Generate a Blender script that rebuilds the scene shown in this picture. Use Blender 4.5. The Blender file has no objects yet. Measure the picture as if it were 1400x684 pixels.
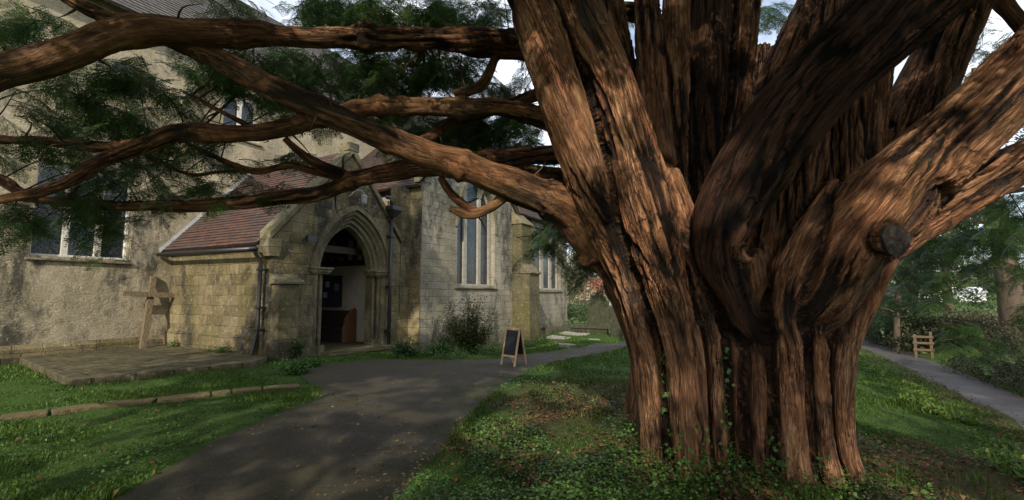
import bpy, bmesh, math, random
import numpy as np
from mathutils import Vector, Matrix, kdtree
from mathutils.geometry import tessellate_polygon

rnd = random.Random(11)
rng = np.random.default_rng(11)
scene = bpy.context.scene
col = scene.collection

# ------------------------------------------------------------------ camera, sky, sun, exposure
F, HOR, CH, W0 = 640.0, 402.0, 1.55, 1400.0
TILT = math.atan((HOR - 342) / F)
cam = bpy.data.cameras.new("camera")
cam.sensor_width = 36.0
cam.lens = F / W0 * 36.0
cam.clip_start, cam.clip_end = 0.05, 3000
camo = bpy.data.objects.new("camera", cam)
col.objects.link(camo)
camo.location = (0, 0, CH)
camo.rotation_euler = (math.pi / 2 + TILT, 0, 0)
scene.camera = camo

SUN_EL, SUN_AZ = math.radians(30), math.radians(-172)   # azimuth of the sun measured from +Y towards +X
sdir = Vector((math.sin(SUN_AZ) * math.cos(SUN_EL), math.cos(SUN_AZ) * math.cos(SUN_EL), math.sin(SUN_EL)))
sl = bpy.data.lights.new("sun", 'SUN')
sl.energy, sl.angle, sl.color = 4.0, math.radians(0.8), (1.0, 0.90, 0.75)
so = bpy.data.objects.new("sun", sl)
col.objects.link(so)
so.rotation_euler = sdir.to_track_quat('Z', 'Y').to_euler()
so.location = sdir * 60

world = bpy.data.worlds.new("World")
scene.world = world
world.use_nodes = True
wn = world.node_tree
wn.nodes.clear()
sky = wn.nodes.new('ShaderNodeTexSky')
sky.sky_type = 'NISHITA'
sky.sun_disc = False
sky.sun_elevation = SUN_EL
sky.sun_rotation = SUN_AZ
wtc = wn.nodes.new('ShaderNodeTexCoord')
wno = wn.nodes.new('ShaderNodeTexNoise')
wno.inputs['Scale'].default_value = 3.2
wno.inputs['Detail'].default_value = 7
wno.inputs['Roughness'].default_value = 0.6
wr = wn.nodes.new('ShaderNodeValToRGB')
wr.color_ramp.elements[0].position, wr.color_ramp.elements[1].position = 0.36, 0.62
wmx = wn.nodes.new('ShaderNodeMix')
wmx.data_type = 'RGBA'
wmx.inputs['B'].default_value = (8.6, 8.9, 9.6, 1)
wbg = wn.nodes.new('ShaderNodeBackground')
wbg.inputs['Strength'].default_value = 0.135
wout = wn.nodes.new('ShaderNodeOutputWorld')
wn.links.new(wtc.outputs['Generated'], wno.inputs['Vector'])
wn.links.new(wno.outputs[0], wr.inputs[0])
wn.links.new(wr.outputs[0], wmx.inputs['Factor'])
wn.links.new(sky.outputs[0], wmx.inputs['A'])
wn.links.new(wmx.outputs['Result'], wbg.inputs['Color'])
wn.links.new(wbg.outputs[0], wout.inputs[0])

scene.view_settings.view_transform = 'Standard'
scene.view_settings.look = 'None'
scene.view_settings.gamma = 1
scene.view_settings.exposure = 0.5
scene.render.engine = 'CYCLES'
scene.cycles.max_bounces = 6
scene.cycles.diffuse_bounces = 3
scene.cycles.glossy_bounces = 2
scene.cycles.transmission_bounces = 3
scene.cycles.transparent_max_bounces = 8
scene.cycles.use_denoising = True

# ------------------------------------------------------------------ where things stand
AL = math.atan((1050 - 700) / F)
UX = np.array([math.sin(AL), math.cos(AL), 0.0])       # along the church, away from the camera
NX = np.array([math.cos(AL), -math.sin(AL), 0.0])      # out of the church's south wall
CAM = np.array([0, 0, CH])
ORG = np.array([-9.71, 13.31, 0.0])                    # foot of the corner between nave and porch


def ray(px, py):
    x, z = (px - 700) / F, -(py - 342) / F
    return np.array([x, math.cos(TILT) - z * math.sin(TILT), math.sin(TILT) + z * math.cos(TILT)])


def dep(px, py, d):
    r = ray(px, py)
    return CAM + r * (d / r[1])


def wallpt(px, py, b):
    r = ray(px, py)
    t = (b - NX @ (CAM - ORG)) / (NX @ r)
    p = CAM + t * r
    return float(UX @ (p - ORG)), float(p[2])


def sidept(px, py, a):
    r = ray(px, py)
    t = (a - UX @ (CAM - ORG)) / (UX @ r)
    p = CAM + t * r
    return float(NX @ (p - ORG)), float(p[2])


def sst(x, a, b):
    t = np.clip((np.asarray(x, float) - a) / (b - a), 0, 1)
    return t * t * (3 - 2 * t)


LANE = [(4.6, 1.0), (7.9, 7.4), (9.25, 10.0), (10.85, 13.0), (12.5, 16.2), (15.3, 22.0), (19.6, 31.0), (24.5, 44)]   # near edge of the lane


def lane_x(y):
    return np.interp(y, [p[1] for p in LANE], [p[0] for p in LANE])


def gz(x, y):
    x, y = np.asarray(x, float), np.asarray(y, float)
    a = UX[0] * (x - ORG[0]) + UX[1] * (y - ORG[1])
    b = NX[0] * (x - ORG[0]) + NX[1] * (y - ORG[1])
    east = sst(a, 0.5, 9) * (1 - sst(b, 6.5, 10.0))
    east = np.maximum(east, sst(a, 6, 15))
    z = -0.6 * east
    s = x - lane_x(y)
    lane = np.clip((s + 5.0) / 4.9, 0, 1) ** 1.2
    z = z * (1 - lane) - 0.52 * lane
    z = z + 0.55 * sst(s, 1.45, 3.3) * (1 - 0.5 * sst(s, 5, 12)) - 0.5 * sst(s, 9, 22)
    z = z - 0.9 * sst(y, 26, 60) + 0.03 * np.sin(x * 0.9 + 1) * np.sin(y * 0.8) * sst(np.hypot(x - 2.2, y - 5.2), 1.5, 4) * (s < -0.6) * (1 - sst(s, -3, -0.6))
    z = z + 0.10 * np.exp(-((x - 2.2) ** 2 + (y - 5.2) ** 2) / 1.6)
    far = np.maximum(np.hypot(x, y) - 70, 0)
    return z + far * 0.035 * (1 - 0.35 * sst(far, 60, 260))


def gpt(px, py, dz=0.0):
    z = 0.0
    r = ray(px, py)
    for _ in range(25):
        t = (z + dz - CH) / r[2]
        p = CAM + t * r
        z = 0.5 * z + 0.5 * float(gz(p[0], p[1]))
    p[2] = float(gz(p[0], p[1]))
    return p


# ------------------------------------------------------------------ noise (numpy)
def _hash(i, j, k, s):
    h = (i.astype(np.int64) * 374761393 + j.astype(np.int64) * 668265263 + k.astype(np.int64) * 2147483647 + s * 974711) & 0xffffffff
    h = ((h ^ (h >> 13)) * 1274126177) & 0xffffffff
    h = ((h ^ (h >> 16)) * 2246822519) & 0xffffffff
    return ((h ^ (h >> 15)) & 0xffff) / 65535.0


def vnoise(P, seed=0):
    P = np.asarray(P, float)
    I = np.floor(P).astype(np.int64)
    f = P - I
    f = f * f * f * (f * (f * 6 - 15) + 10)
    r = 0
    for dx in (0, 1):
        wx = f[:, 0] if dx else 1 - f[:, 0]
        for dy in (0, 1):
            wy = f[:, 1] if dy else 1 - f[:, 1]
            for dz in (0, 1):
                wz = f[:, 2] if dz else 1 - f[:, 2]
                r = r + wx * wy * wz * _hash(I[:, 0] + dx, I[:, 1] + dy, I[:, 2] + dz, seed)
    return r


def fbm(P, o=3, seed=0):
    r, a, t = 0, 1.0, 0
    for q in range(o):
        r = r + a * vnoise(np.asarray(P) * 2 ** q + 7.3 * q, seed + q)
        t += a
        a *= 0.5
    return r / t


# ------------------------------------------------------------------ materials
class NT:
    def __init__(s, name):
        s.m = bpy.data.materials.new(name)
        s.m.use_nodes = True
        s.t = s.m.node_tree
        s.t.nodes.clear()
        s.out = s.t.nodes.new('ShaderNodeOutputMaterial')

    def n(s, typ, **kw):
        nd = s.t.nodes.new('ShaderNode' + typ)
        for k, v in kw.items():
            if k[0] == '_':
                setattr(nd, k[1:], v)
                continue
            key = int(k[1:]) if k[0] == 'i' and k[1:].isdigit() else k.replace('__', ' ')
            if isinstance(v, bpy.types.NodeSocket):
                s.t.links.new(v, nd.inputs[key])
            else:
                nd.inputs[key].default_value = v
        return nd

    def mix(s, f, a, b, mode='MIX'):
        nd = s.t.nodes.new('ShaderNodeMix')
        nd.data_type = 'RGBA'
        nd.blend_type = mode
        for k, v in (('Factor', f), ('A', a), ('B', b)):
            if isinstance(v, bpy.types.NodeSocket):
                s.t.links.new(v, nd.inputs[k])
            else:
                if k != 'Factor' and len(v) == 3:
                    v = (*v, 1)
                nd.inputs[k].default_value = v
        return nd.outputs['Result']

    def math(s, op, a, b=0.0, clamp=False):
        nd = s.t.nodes.new('ShaderNodeMath')
        nd.operation = op
        nd.use_clamp = clamp
        for i, v in enumerate((a, b)):
            if isinstance(v, bpy.types.NodeSocket):
                s.t.links.new(v, nd.inputs[i])
            else:
                nd.inputs[i].default_value = v
        return nd.outputs[0]

    def ramp(s, f, stops):
        nd = s.t.nodes.new('ShaderNodeValToRGB')
        e = nd.color_ramp.elements
        while len(e) > 1:
            e.remove(e[-1])
        for i, (p, c) in enumerate(stops):
            if not hasattr(c, '__len__'):
                c = (c, c, c)
            x = e[0] if i == 0 else e.new(p)
            x.position = p
            x.color = (*c, 1)
        s.t.links.new(f, nd.inputs[0])
        return nd.outputs[0]

    def noise(s, vec, scale, detail=4, rough=0.55, dist=0.0):
        nd = s.n('TexNoise', Scale=scale, Detail=detail, Roughness=rough, Distortion=dist)
        if vec is not None:
            s.t.links.new(vec, nd.inputs['Vector'])
        return nd.outputs[0]

    def map(s, vec, scale=(1, 1, 1), loc=(0, 0, 0)):
        nd = s.n('Mapping', Vector=vec, Scale=scale, Location=loc)
        return nd.outputs[0]

    def obj(s):
        return s.n('TexCoord').outputs['Object']

    def uv(s):
        return s.n('TexCoord').outputs['UV']

    def attr(s, name, sock='Fac'):
        return s.n('Attribute', _attribute_name=name).outputs[sock]

    def fin(s, color, rough=0.8, bump=None, bstr=0.5, bdist=0.02, spec=0.3, transl=None, metallic=0.0):
        b = s.n('BsdfPrincipled')
        for k, v in (('Base Color', color), ('Roughness', rough), ('Metallic', metallic), ('Specular IOR Level', spec)):
            if isinstance(v, bpy.types.NodeSocket):
                s.t.links.new(v, b.inputs[k])
            else:
                if k == 'Base Color' and len(v) == 3:
                    v = (*v, 1)
                b.inputs[k].default_value = v
        if bump is not None:
            bp = s.n('Bump', Strength=bstr, Distance=bdist, Height=bump)
            s.t.links.new(bp.outputs[0], b.inputs['Normal'])
        sh = b.outputs[0]
        if transl is not None:
            tr = s.n('BsdfTranslucent')
            if isinstance(color, bpy.types.NodeSocket):
                s.t.links.new(color, tr.inputs[0])
            else:
                tr.inputs[0].default_value = (*color[:3], 1)
            mx = s.n('MixShader', Fac=transl)
            s.t.links.new(sh, mx.inputs[1])
            s.t.links.new(tr.outputs[0], mx.inputs[2])
            sh = mx.outputs[0]
        s.t.links.new(sh, s.out.inputs[0])
        return s.m


def stone_mat(name, c1, c2, cm, bw, bh, mortar, moss, dark, joint=0.5, seed=0.0, lichen=0.3, rubble=0.0, bd=0.035):
    t = NT(name)
    uv, ob = t.uv(), t.map(t.obj(), (1, 1, 1), (seed, seed * 2, seed))
    wv = t.n('VectorMath', _operation='MULTIPLY_ADD', i0=t.n('TexNoise', Vector=ob, Scale=2.6, Detail=4).outputs[1], i1=(0.13, 0.10, 0), i2=uv).outputs[0]
    big = t.noise(ob, 0.55, 5, 0.62)
    mid = t.noise(ob, 4.5, 6, 0.7)
    fine = t.noise(ob, 28, 5, 0.7)
    vfine = t.noise(ob, 75, 4, 0.7)
    if rubble:
        vo = t.n('TexVoronoi', _feature='F1', Vector=t.map(wv, (1 / bw, 1 / bh, 1)), Scale=1.0, Randomness=0.9)
        ve = t.n('TexVoronoi', _feature='DISTANCE_TO_EDGE', Vector=t.map(wv, (1 / bw, 1 / bh, 1)), Scale=1.0, Randomness=0.9)
        cell = t.n('SeparateColor', Color=vo.outputs['Color']).outputs[0]
        base = t.mix(cell, c1, c2)
        jm = t.ramp(ve.outputs['Distance'], [(0.0, 1.0), (0.10, 0.0)])
        base = t.mix(t.math('MULTIPLY', jm, 0.7), base, cm)
        # render still clinging on over much of the rubble
        cover = t.ramp(t.noise(ob, 1.3, 6, 0.7), [(0.42, 0.0), (0.58, 1.0)])
        base = t.mix(t.math('MULTIPLY', cover, rubble), base, cm)
        jm = t.math('MULTIPLY', jm, t.math('SUBTRACT', 1.0, t.math('MULTIPLY', cover, rubble)))
    else:
        br = t.n('TexBrick', Vector=wv, Color1=(*c1, 1), Color2=(*c2, 1), Mortar=(*cm, 1), Scale=1.0, Mortar__Size=mortar, Mortar__Smooth=0.7, Bias=0.0,
                 Brick__Width=bw, Row__Height=bh)
        br.offset, br.squash, br.squash_frequency = 0.43, 0.68, 3
        base = br.outputs[0]
        jm = t.math('MULTIPLY', br.outputs[1], t.ramp(t.noise(ob, 2.1, 4, 0.7), [(0.35, 0.15), (0.65, 1.0)]))
    base = t.mix(t.ramp(mid, [(0.35, 0.0), (0.7, 0.7)]), base, cm)
    base = t.mix(0.8, base, t.ramp(fine, [(0.25, (0.40, 0.40, 0.40)), (0.75, (1.45, 1.45, 1.45))]), 'MULTIPLY')
    base = t.mix(0.8, base, t.ramp(big, [(0.3, (0.62, 0.62, 0.64)), (0.7, (1.3, 1.28, 1.22))]), 'MULTIPLY')
    base = t.mix(t.math('MULTIPLY', t.ramp(t.noise(t.map(ob, (1, 1, 0.5), (5, 2, 1)), 1.1, 7, 0.7), [(0.42, 0.0), (0.62, 1.0)]), moss), base, (0.082, 0.073, 0.021))
    base = t.mix(t.math('MULTIPLY', t.ramp(t.noise(t.map(ob, (1, 1, 0.5), (2, 7, 3)), 0.75, 9, 0.78), [(0.50, 0.0), (0.60, 1.0)]), dark), base, (0.030, 0.029, 0.026))
    base = t.mix(t.math('MULTIPLY', t.ramp(t.noise(t.map(ob, (1, 1, 1), (3, 9, 1)), 9, 6, 0.75), [(0.57, 0.0), (0.66, 1.0)]), lichen), base, (0.50, 0.49, 0.44))
    # damp: green-black band rising from the ground
    hz = t.n('SeparateXYZ', Vector=t.obj()).outputs[2]
    damp = t.math('MULTIPLY', t.ramp(t.math('ADD', hz, t.math('MULTIPLY', t.noise(ob, 1.4, 5, 0.7), 1.4)), [(0.25, 1.0), (1.5, 0.0)]), 0.7)
    base = t.mix(damp, base, (0.045, 0.045, 0.014))
    h = t.math('ADD', t.math('MULTIPLY', jm, -joint), t.math('ADD', t.math('MULTIPLY', fine, 0.4), t.math('MULTIPLY', mid, 0.7)))
    h = t.math('ADD', h, t.math('MULTIPLY', vfine, 0.2))
    return t.fin(base, 0.92, h, 1.0, bd, 0.12)


def simple(name, c, rough=0.7, nscale=12, var=0.35, bstr=0.3, bdist=0.01, stretch=(1, 1, 1), metallic=0, spec=0.3):
    t = NT(name)
    ob = t.map(t.obj(), stretch)
    nz = t.noise(ob, nscale, 5, 0.65)
    lo, hi = tuple(x * (1 - var) for x in c), tuple(min(1, x * (1 + var)) for x in c)
    return t.fin(t.ramp(nz, [(0.25, lo), (0.75, hi)]), rough, nz, bstr, bdist, spec, metallic=metallic)


def leaf_mat(name, stops, transl=0.3, rough=0.5, spec=0.35):
    t = NT(name)
    return t.fin(t.ramp(t.attr('tint'), stops), rough, transl=transl, spec=spec)


def bark_mat(name, lo, mid, hi, moss=0.25):
    t = NT(name)
    bk = t.attr('bk', 'Vector')
    bf = t.attr('bf')
    tone = t.attr('tone')
    wv = t.n('VectorMath', _operation='MULTIPLY_ADD', i0=t.n('TexNoise', Vector=t.map(bk, (6, 6, 3)), Scale=1.0, Detail=3).outputs[1], i1=(0.05, 0.05, 0.0), i2=bk).outputs[0]
    fib = t.noise(t.map(wv, (42, 42, 2.4)), 1.0, 6, 0.68, 0.3)
    fib2 = t.noise(t.map(wv, (130, 130, 7)), 1.0, 4, 0.65)
    pat = t.noise(t.map(bk, (4, 4, 1.3)), 1.0, 6, 0.65)
    cr1 = t.math('ABSOLUTE', t.math('SUBTRACT', t.noise(t.map(wv, (30, 30, 1.5), (3, 1, 2)), 1.0, 3, 0.55), 0.5))
    cr2 = t.math('ABSOLUTE', t.math('SUBTRACT', t.noise(t.map(wv, (70, 70, 4), (7, 1, 2)), 1.0, 3, 0.55), 0.5))
    crack = t.math('MULTIPLY', t.ramp(cr1, [(0.0, 0.0), (0.045, 1.0)]), t.ramp(cr2, [(0.0, 0.35), (0.04, 1.0)]))
    keepc = t.ramp(t.noise(t.map(bk, (3, 3, 1.1), (9, 2, 5)), 1.0, 5, 0.6), [(0.38, 0.0), (0.62, 1.0)])      # some strips stay smooth
    crack = t.math('ADD', crack, t.math('MULTIPLY', t.math('SUBTRACT', 1.0, crack), t.math('MULTIPLY', keepc, 0.85)))
    f = t.math('ADD', t.math('MULTIPLY', bf, 0.75), t.math('MULTIPLY', t.math('SUBTRACT', fib, 0.5), 0.9))
    f = t.math('ADD', f, t.math('MULTIPLY', t.math('SUBTRACT', fib2, 0.5), 0.5))
    c = t.ramp(f, [(0.10, lo), (0.36, tuple(0.5 * m + 0.2 * l for m, l in zip(mid, lo))), (0.56, mid), (0.9, hi)])
    c = t.mix(t.ramp(pat, [(0.36, 0.0), (0.62, 0.8)]), c, t.mix(1.0, c, (0.72, 0.55, 0.52), 'MULTIPLY'))          # older purple-brown bark
    c = t.mix(t.math('MULTIPLY', t.ramp(t.noise(t.map(bk, (2.6, 2.6, 1.0), (1, 8, 4)), 1.0, 7, 0.72), [(0.54, 0.0), (0.64, 1.0)]), 0.4), c, t.mix(fib, (0.05, 0.04, 0.034), (0.20, 0.15, 0.115)))   # grey weathered bark
    c = t.mix(t.math('MULTIPLY', t.ramp(t.noise(t.map(bk, (3, 3, 1.1), (4, 4, 4)), 1.0, 6, 0.7), [(0.52, 0.0), (0.68, 1.0)]), moss), c, (0.085, 0.082, 0.022))
    c = t.mix(t.math('MULTIPLY', t.ramp(t.noise(t.map(bk, (9, 9, 5), (14, 4, 4)), 1.0, 6, 0.75), [(0.66, 0.0), (0.72, 1.0)]), 0.5), c, (0.30, 0.27, 0.22))
    c = t.mix(t.math('SUBTRACT', 1.0, crack), c, (0.014, 0.009, 0.007))
    c = t.mix(tone, c, t.mix(1.0, c, (0.15, 0.125, 0.13), 'MULTIPLY'))  # tone paints limb shade, along with dark wood, into the bark colour
    h = t.math('ADD', t.math('MULTIPLY', fib, 0.9), t.math('ADD', t.math('MULTIPLY', fib2, 0.5), t.math('MULTIPLY', crack, 0.9)))
    return t.fin(c, 0.85, h, 1.0, 0.022, 0.2)


M = {}
M['nave'] = stone_mat('rubble limestone of the nave', (0.40, 0.345, 0.235), (0.28, 0.24, 0.16), (0.405, 0.355, 0.255), 0.21, 0.10, 0.022, 0.38, 0.85, 0.3, 0.0, 0.7, 0.85, 0.022)
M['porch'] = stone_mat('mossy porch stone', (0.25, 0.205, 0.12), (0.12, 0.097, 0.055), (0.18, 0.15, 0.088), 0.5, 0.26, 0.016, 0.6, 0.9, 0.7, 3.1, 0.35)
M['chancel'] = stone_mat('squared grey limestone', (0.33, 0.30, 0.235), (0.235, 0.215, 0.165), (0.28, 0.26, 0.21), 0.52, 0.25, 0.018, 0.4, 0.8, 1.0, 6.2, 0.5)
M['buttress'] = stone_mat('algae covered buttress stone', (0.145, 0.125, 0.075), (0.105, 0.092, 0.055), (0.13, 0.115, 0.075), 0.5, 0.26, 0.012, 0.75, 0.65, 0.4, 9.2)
M['dress'] = stone_mat('dressed limestone', (0.225, 0.19, 0.125), (0.175, 0.15, 0.095), (0.15, 0.135, 0.085), 0.6, 0.32, 0.008, 0.45, 0.7, 0.3, 1.7, 0.3)
M['mullion'] = simple('pale mullion stone', (0.52, 0.50, 0.43), 0.9, 9, 0.2)
t = NT('mottled dark gravestone')
ob = t.obj()
n1, n2_ = t.noise(ob, 5, 8, 0.75), t.noise(ob, 1.6, 5, 0.7)
c = t.ramp(n1, [(0.3, (0.016, 0.018, 0.011)), (0.55, (0.05, 0.048, 0.034)), (0.68, (0.11, 0.105, 0.085)), (0.8, (0.2, 0.195, 0.17))])
c = t.mix(t.ramp(n2_, [(0.4, 0.0), (0.65, 0.7)]), c, (0.035, 0.042, 0.016))
M['tracery'] = simple('grey window stone', (0.27, 0.25, 0.205), 0.92, 7, 0.3, 0.5, 0.01)
M['grave'] = t.fin(c, 0.95, n1, 0.9, 0.04, 0.1)
M['slab'] = stone_mat('pale ledger stone', (0.40, 0.38, 0.34), (0.36, 0.35, 0.31), (0.36, 0.35, 0.31), 5, 5, 0.0, 0.15, 0.25, 0.0, 8.4, 0.5)
M['flag'] = stone_mat('damp paving stone', (0.15, 0.125, 0.08), (0.105, 0.09, 0.06), (0.04, 0.04, 0.02), 0.85, 0.55, 0.03, 0.3, 0.45, 0.8, 2.4, 0.25)
M['edge'] = stone_mat('sandy edging stone', (0.16, 0.125, 0.07), (0.13, 0.10, 0.055), (0.12, 0.1, 0.06), 5, 5, 0.0, 0.35, 0.3, 0.0, 7.4, 0.1)
M['plaster'] = simple('pale porch plaster', (0.46, 0.43, 0.36), 0.9, 5, 0.15)
M['timber'] = simple('old dark oak', (0.045, 0.03, 0.02), 0.7, 14, 0.4, stretch=(1, 1, 6))
M['pew'] = simple('brown pew oak', (0.13, 0.065, 0.03), 0.45, 10, 0.3, stretch=(1, 1, 0.2))
M['cross'] = simple('weathered cross oak', (0.13, 0.10, 0.058), 0.9, 7, 0.75, 0.9, 0.02, (5, 5, 0.8))
M['iron'] = simple('black painted cast iron', (0.018, 0.018, 0.02), 0.42, 20, 0.4, 0.2, 0.004, spec=0.5)
M['lead'] = simple('lead grey', (0.16, 0.165, 0.17), 0.6, 10, 0.3)
M['white'] = simple('grey lamp paint', (0.24, 0.235, 0.21), 0.5, 15, 0.12)
t = NT('chalkboard with rubbed chalk')
ob = t.obj()
M['board'] = t.fin(t.mix(t.ramp(t.noise(t.map(ob, (5, 5, 14)), 1.0, 6, 0.75), [(0.5, 0.0), (0.75, 0.35)]), (0.018, 0.020, 0.024), (0.16, 0.165, 0.17)), 0.6, spec=0.3)
M['pine'] = simple('varnished pine frame', (0.50, 0.34, 0.20), 0.55, 14, 0.3, 0.3, 0.004, (1, 1, 0.15))
M['paper'] = simple('notice paper', (0.55, 0.57, 0.60), 0.8, 8, 0.1)
M['bluepaper'] = simple('blue notice paper', (0.20, 0.27, 0.38), 0.8, 8, 0.15)
M['felt'] = simple('dark notice felt', (0.05, 0.055, 0.075), 0.95, 30, 0.2)
M['cut'] = None
M['post'] = simple('weathered fence oak', (0.10, 0.072, 0.042), 0.85, 10, 0.3)
M['render'] = simple('white house render', (0.66, 0.64, 0.6), 0.9, 3, 0.08)
M['redtile'] = simple('red house tile', (0.28, 0.10, 0.06), 0.85, 8, 0.3)
M['shed'] = simple('pale sheet metal', (0.7, 0.71, 0.72), 0.5, 3, 0.08)
M['winglass'] = simple('dark window', (0.03, 0.035, 0.045), 0.15, 3, 0.2, spec=0.6)

t = NT('sawn stub wood')
ob = t.obj()
M['cut'] = t.fin(t.ramp(t.noise(ob, 22, 5, 0.7), [(0.3, (0.014, 0.012, 0.011)), (0.55, (0.05, 0.042, 0.036)), (0.75, (0.12, 0.095, 0.075))]), 0.9, t.noise(ob, 40, 5), 0.6, 0.01, 0.1)

t = NT('leaded glass')
uv = t.uv()
rot = t.n('Mapping', Vector=uv, Rotation=(0, 0, math.radians(45)), Scale=(1, 1, 1)).outputs[0]
bk = t.n('TexBrick', Vector=rot, Color1=(0.012, 0.016, 0.022, 1), Color2=(0.035, 0.044, 0.058, 1), Mortar=(0.012, 0.012, 0.014, 1), Scale=1.0, Mortar__Size=0.009, Brick__Width=0.11, Row__Height=0.11)
bk.offset = 0
wob = t.noise(t.obj(), 9, 2)
M['glass'] = t.fin(bk.outputs[0], 0.12, t.math('ADD', t.math('MULTIPLY', bk.outputs[1], 1.0), wob), 0.25, 0.01, 0.6)


def tile_mat(name, c1, c2, cm, moss, seed):
    t = NT(name)
    uv, ob = t.uv(), t.map(t.obj(), (1, 1, 1), (seed, seed, seed))
    br = t.n('TexBrick', Vector=uv, Color1=(*c1, 1), Color2=(*c2, 1), Mortar=(*(x * 0.25 for x in c2), 1), Scale=1.0, Mortar__Size=0.006, Brick__Width=0.17, Row__Height=0.115)
    c = t.mix(0.8, br.outputs[0], t.ramp(t.noise(ob, 9, 6, 0.7), [(0.25, (0.35, 0.35, 0.35)), (0.75, (1.5, 1.45, 1.4))]), 'MULTIPLY')
    c = t.mix(t.math('MULTIPLY', t.ramp(t.noise(ob, 0.8, 6, 0.7), [(0.40, 0.0), (0.62, 1.0)]), 0.75), c, cm)
    c = t.mix(t.math('MULTIPLY', t.ramp(t.noise(t.map(ob, (1, 1, 1), (4, 1, 2)), 6, 6, 0.75), [(0.55, 0.0), (0.68, 1.0)]), moss), c, (0.11, 0.10, 0.05))
    return t.fin(c, 0.85, t.math('MULTIPLY', br.outputs[1], -1.0), 0.6, 0.012, 0.2)


M['tile'] = tile_mat('red brown plain tiles', (0.115, 0.055, 0.039), (0.062, 0.042, 0.038), (0.045, 0.040, 0.041), 0.75, 0)
M['slate'] = tile_mat('grey stone slates', (0.12, 0.11, 0.10), (0.085, 0.08, 0.075), (0.06, 0.058, 0.055), 0.5, 5)

t = NT('lawn and leaf mould')
ob = t.obj()
soil = t.attr('soil')
nz, nf = t.noise(ob, 1.3, 6, 0.7), t.noise(ob, 16, 6, 0.7)
g = t.ramp(nf, [(0.25, (0.022, 0.038, 0.010)), (0.55, (0.045, 0.085, 0.016)), (0.8, (0.085, 0.125, 0.03))])
s_ = t.ramp(nf, [(0.25, (0.028, 0.020, 0.012)), (0.55, (0.085, 0.055, 0.032)), (0.8, (0.19, 0.11, 0.06))])
c = t.mix(t.math('MULTIPLY', soil, t.ramp(nz, [(0.3, 0.55), (0.6, 1.0)]), True), g, s_)
far = t.attr('far')
c = t.mix(far, c, t.ramp(t.noise(ob, 0.05, 5, 0.6), [(0.3, (0.055, 0.10, 0.025)), (0.6, (0.10, 0.15, 0.04)), (0.75, (0.16, 0.15, 0.07))]))
M['ground'] = t.fin(c, 0.95, nf, 0.9, 0.04, 0.1)

t = NT('worn tarmac')
ob = t.obj()
nf, nb = t.noise(ob, 55, 5, 0.75), t.noise(ob, 0.9, 6, 0.7)
nf2 = t.noise(ob, 14, 6, 0.8)
c = t.ramp(nf, [(0.25, (0.014, 0.012, 0.010)), (0.5, (0.042, 0.036, 0.030)), (0.72, (0.13, 0.115, 0.098))])
gr_ = t.noise(ob, 85, 3, 0.6)
c = t.mix(t.ramp(gr_, [(0.6, 0.0), (0.68, 0.8)]), c, (0.17, 0.155, 0.13))
c = t.mix(0.9, c, t.ramp(nf2, [(0.3, (0.36, 0.34, 0.30)), (0.7, (1.4, 1.28, 1.05))]), 'MULTIPLY')
c = t.mix(t.math('MULTIPLY', t.ramp(nb, [(0.42, 0.0), (0.6, 1.0)]), 0.65), c, (0.052, 0.048, 0.019))
c = t.mix(t.math('MULTIPLY', t.ramp(t.noise(ob, 5, 6, 0.8), [(0.56, 0.0), (0.7, 1.0)]), 0.5), c, (0.06, 0.058, 0.022))
c = t.mix(t.math('MULTIPLY', t.attr('edge'), t.ramp(t.noise(ob, 4, 5, 0.8), [(0.35, 0.0), (0.6, 0.95)])), c, (0.04, 0.045, 0.014))
M['tarmac'] = t.fin(c, t.ramp(nb, [(0.35, 0.6), (0.6, 0.9)]), t.math('ADD', nf, t.math('MULTIPLY', nf2, 1.5)), 1.0, 0.02, 0.3)

t = NT('wet lane tarmac')
ob = t.obj()
nf, nb = t.noise(ob, 40, 5, 0.75), t.noise(ob, 0.7, 5, 0.7)
c = t.ramp(nf, [(0.25, (0.038, 0.034, 0.032)), (0.75, (0.095, 0.087, 0.084))])
c = t.mix(t.ramp(nb, [(0.5, 0.0), (0.66, 0.7)]), c, (0.06, 0.04, 0.025))
M['lane'] = t.fin(c, t.ramp(nb, [(0.35, 0.3), (0.6, 0.7)]), nf, 0.5, 0.01, 0.5)

M['bark'] = bark_mat('yew bark', (0.018, 0.010, 0.007), (0.31, 0.157, 0.075), (0.60, 0.375, 0.22))
M['limbbark'] = bark_mat('yew limb bark', (0.028, 0.016, 0.011), (0.25, 0.128, 0.057), (0.46, 0.265, 0.13), 0.35)
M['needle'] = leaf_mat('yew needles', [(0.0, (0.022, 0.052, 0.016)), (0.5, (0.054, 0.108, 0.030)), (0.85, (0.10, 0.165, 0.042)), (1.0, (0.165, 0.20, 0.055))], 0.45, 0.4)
M['twig'] = simple('yew twig', (0.055, 0.035, 0.02), 0.9, 30, 0.3)
M['grassb'] = leaf_mat('grass blades', [(0.0, (0.03, 0.062, 0.010)), (0.6, (0.065, 0.135, 0.017)), (1.0, (0.155, 0.205, 0.035))], 0.4, 0.55)
M['litter'] = leaf_mat('fallen beech leaves', [(0.0, (0.035, 0.02, 0.012)), (0.5, (0.105, 0.046, 0.021)), (0.85, (0.20, 0.092, 0.04)), (1.0, (0.30, 0.20, 0.09))], 0.2, 0.7)
M['yleaf'] = leaf_mat('yellow fallen leaves', [(0.0, (0.06, 0.04, 0.018)), (0.6, (0.15, 0.11, 0.035)), (1.0, (0.30, 0.24, 0.07))], 0.2, 0.7)
M['ivy'] = leaf_mat('ground ivy', [(0.0, (0.03, 0.07, 0.014)), (0.6, (0.09, 0.185, 0.038)), (1.0, (0.17, 0.28, 0.065))], 0.35, 0.45)
M['shrub'] = leaf_mat('shrub leaves', [(0.0, (0.03, 0.045, 0.014)), (0.6, (0.08, 0.105, 0.03)), (1.0, (0.17, 0.165, 0.06))], 0.3, 0.55)
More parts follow.
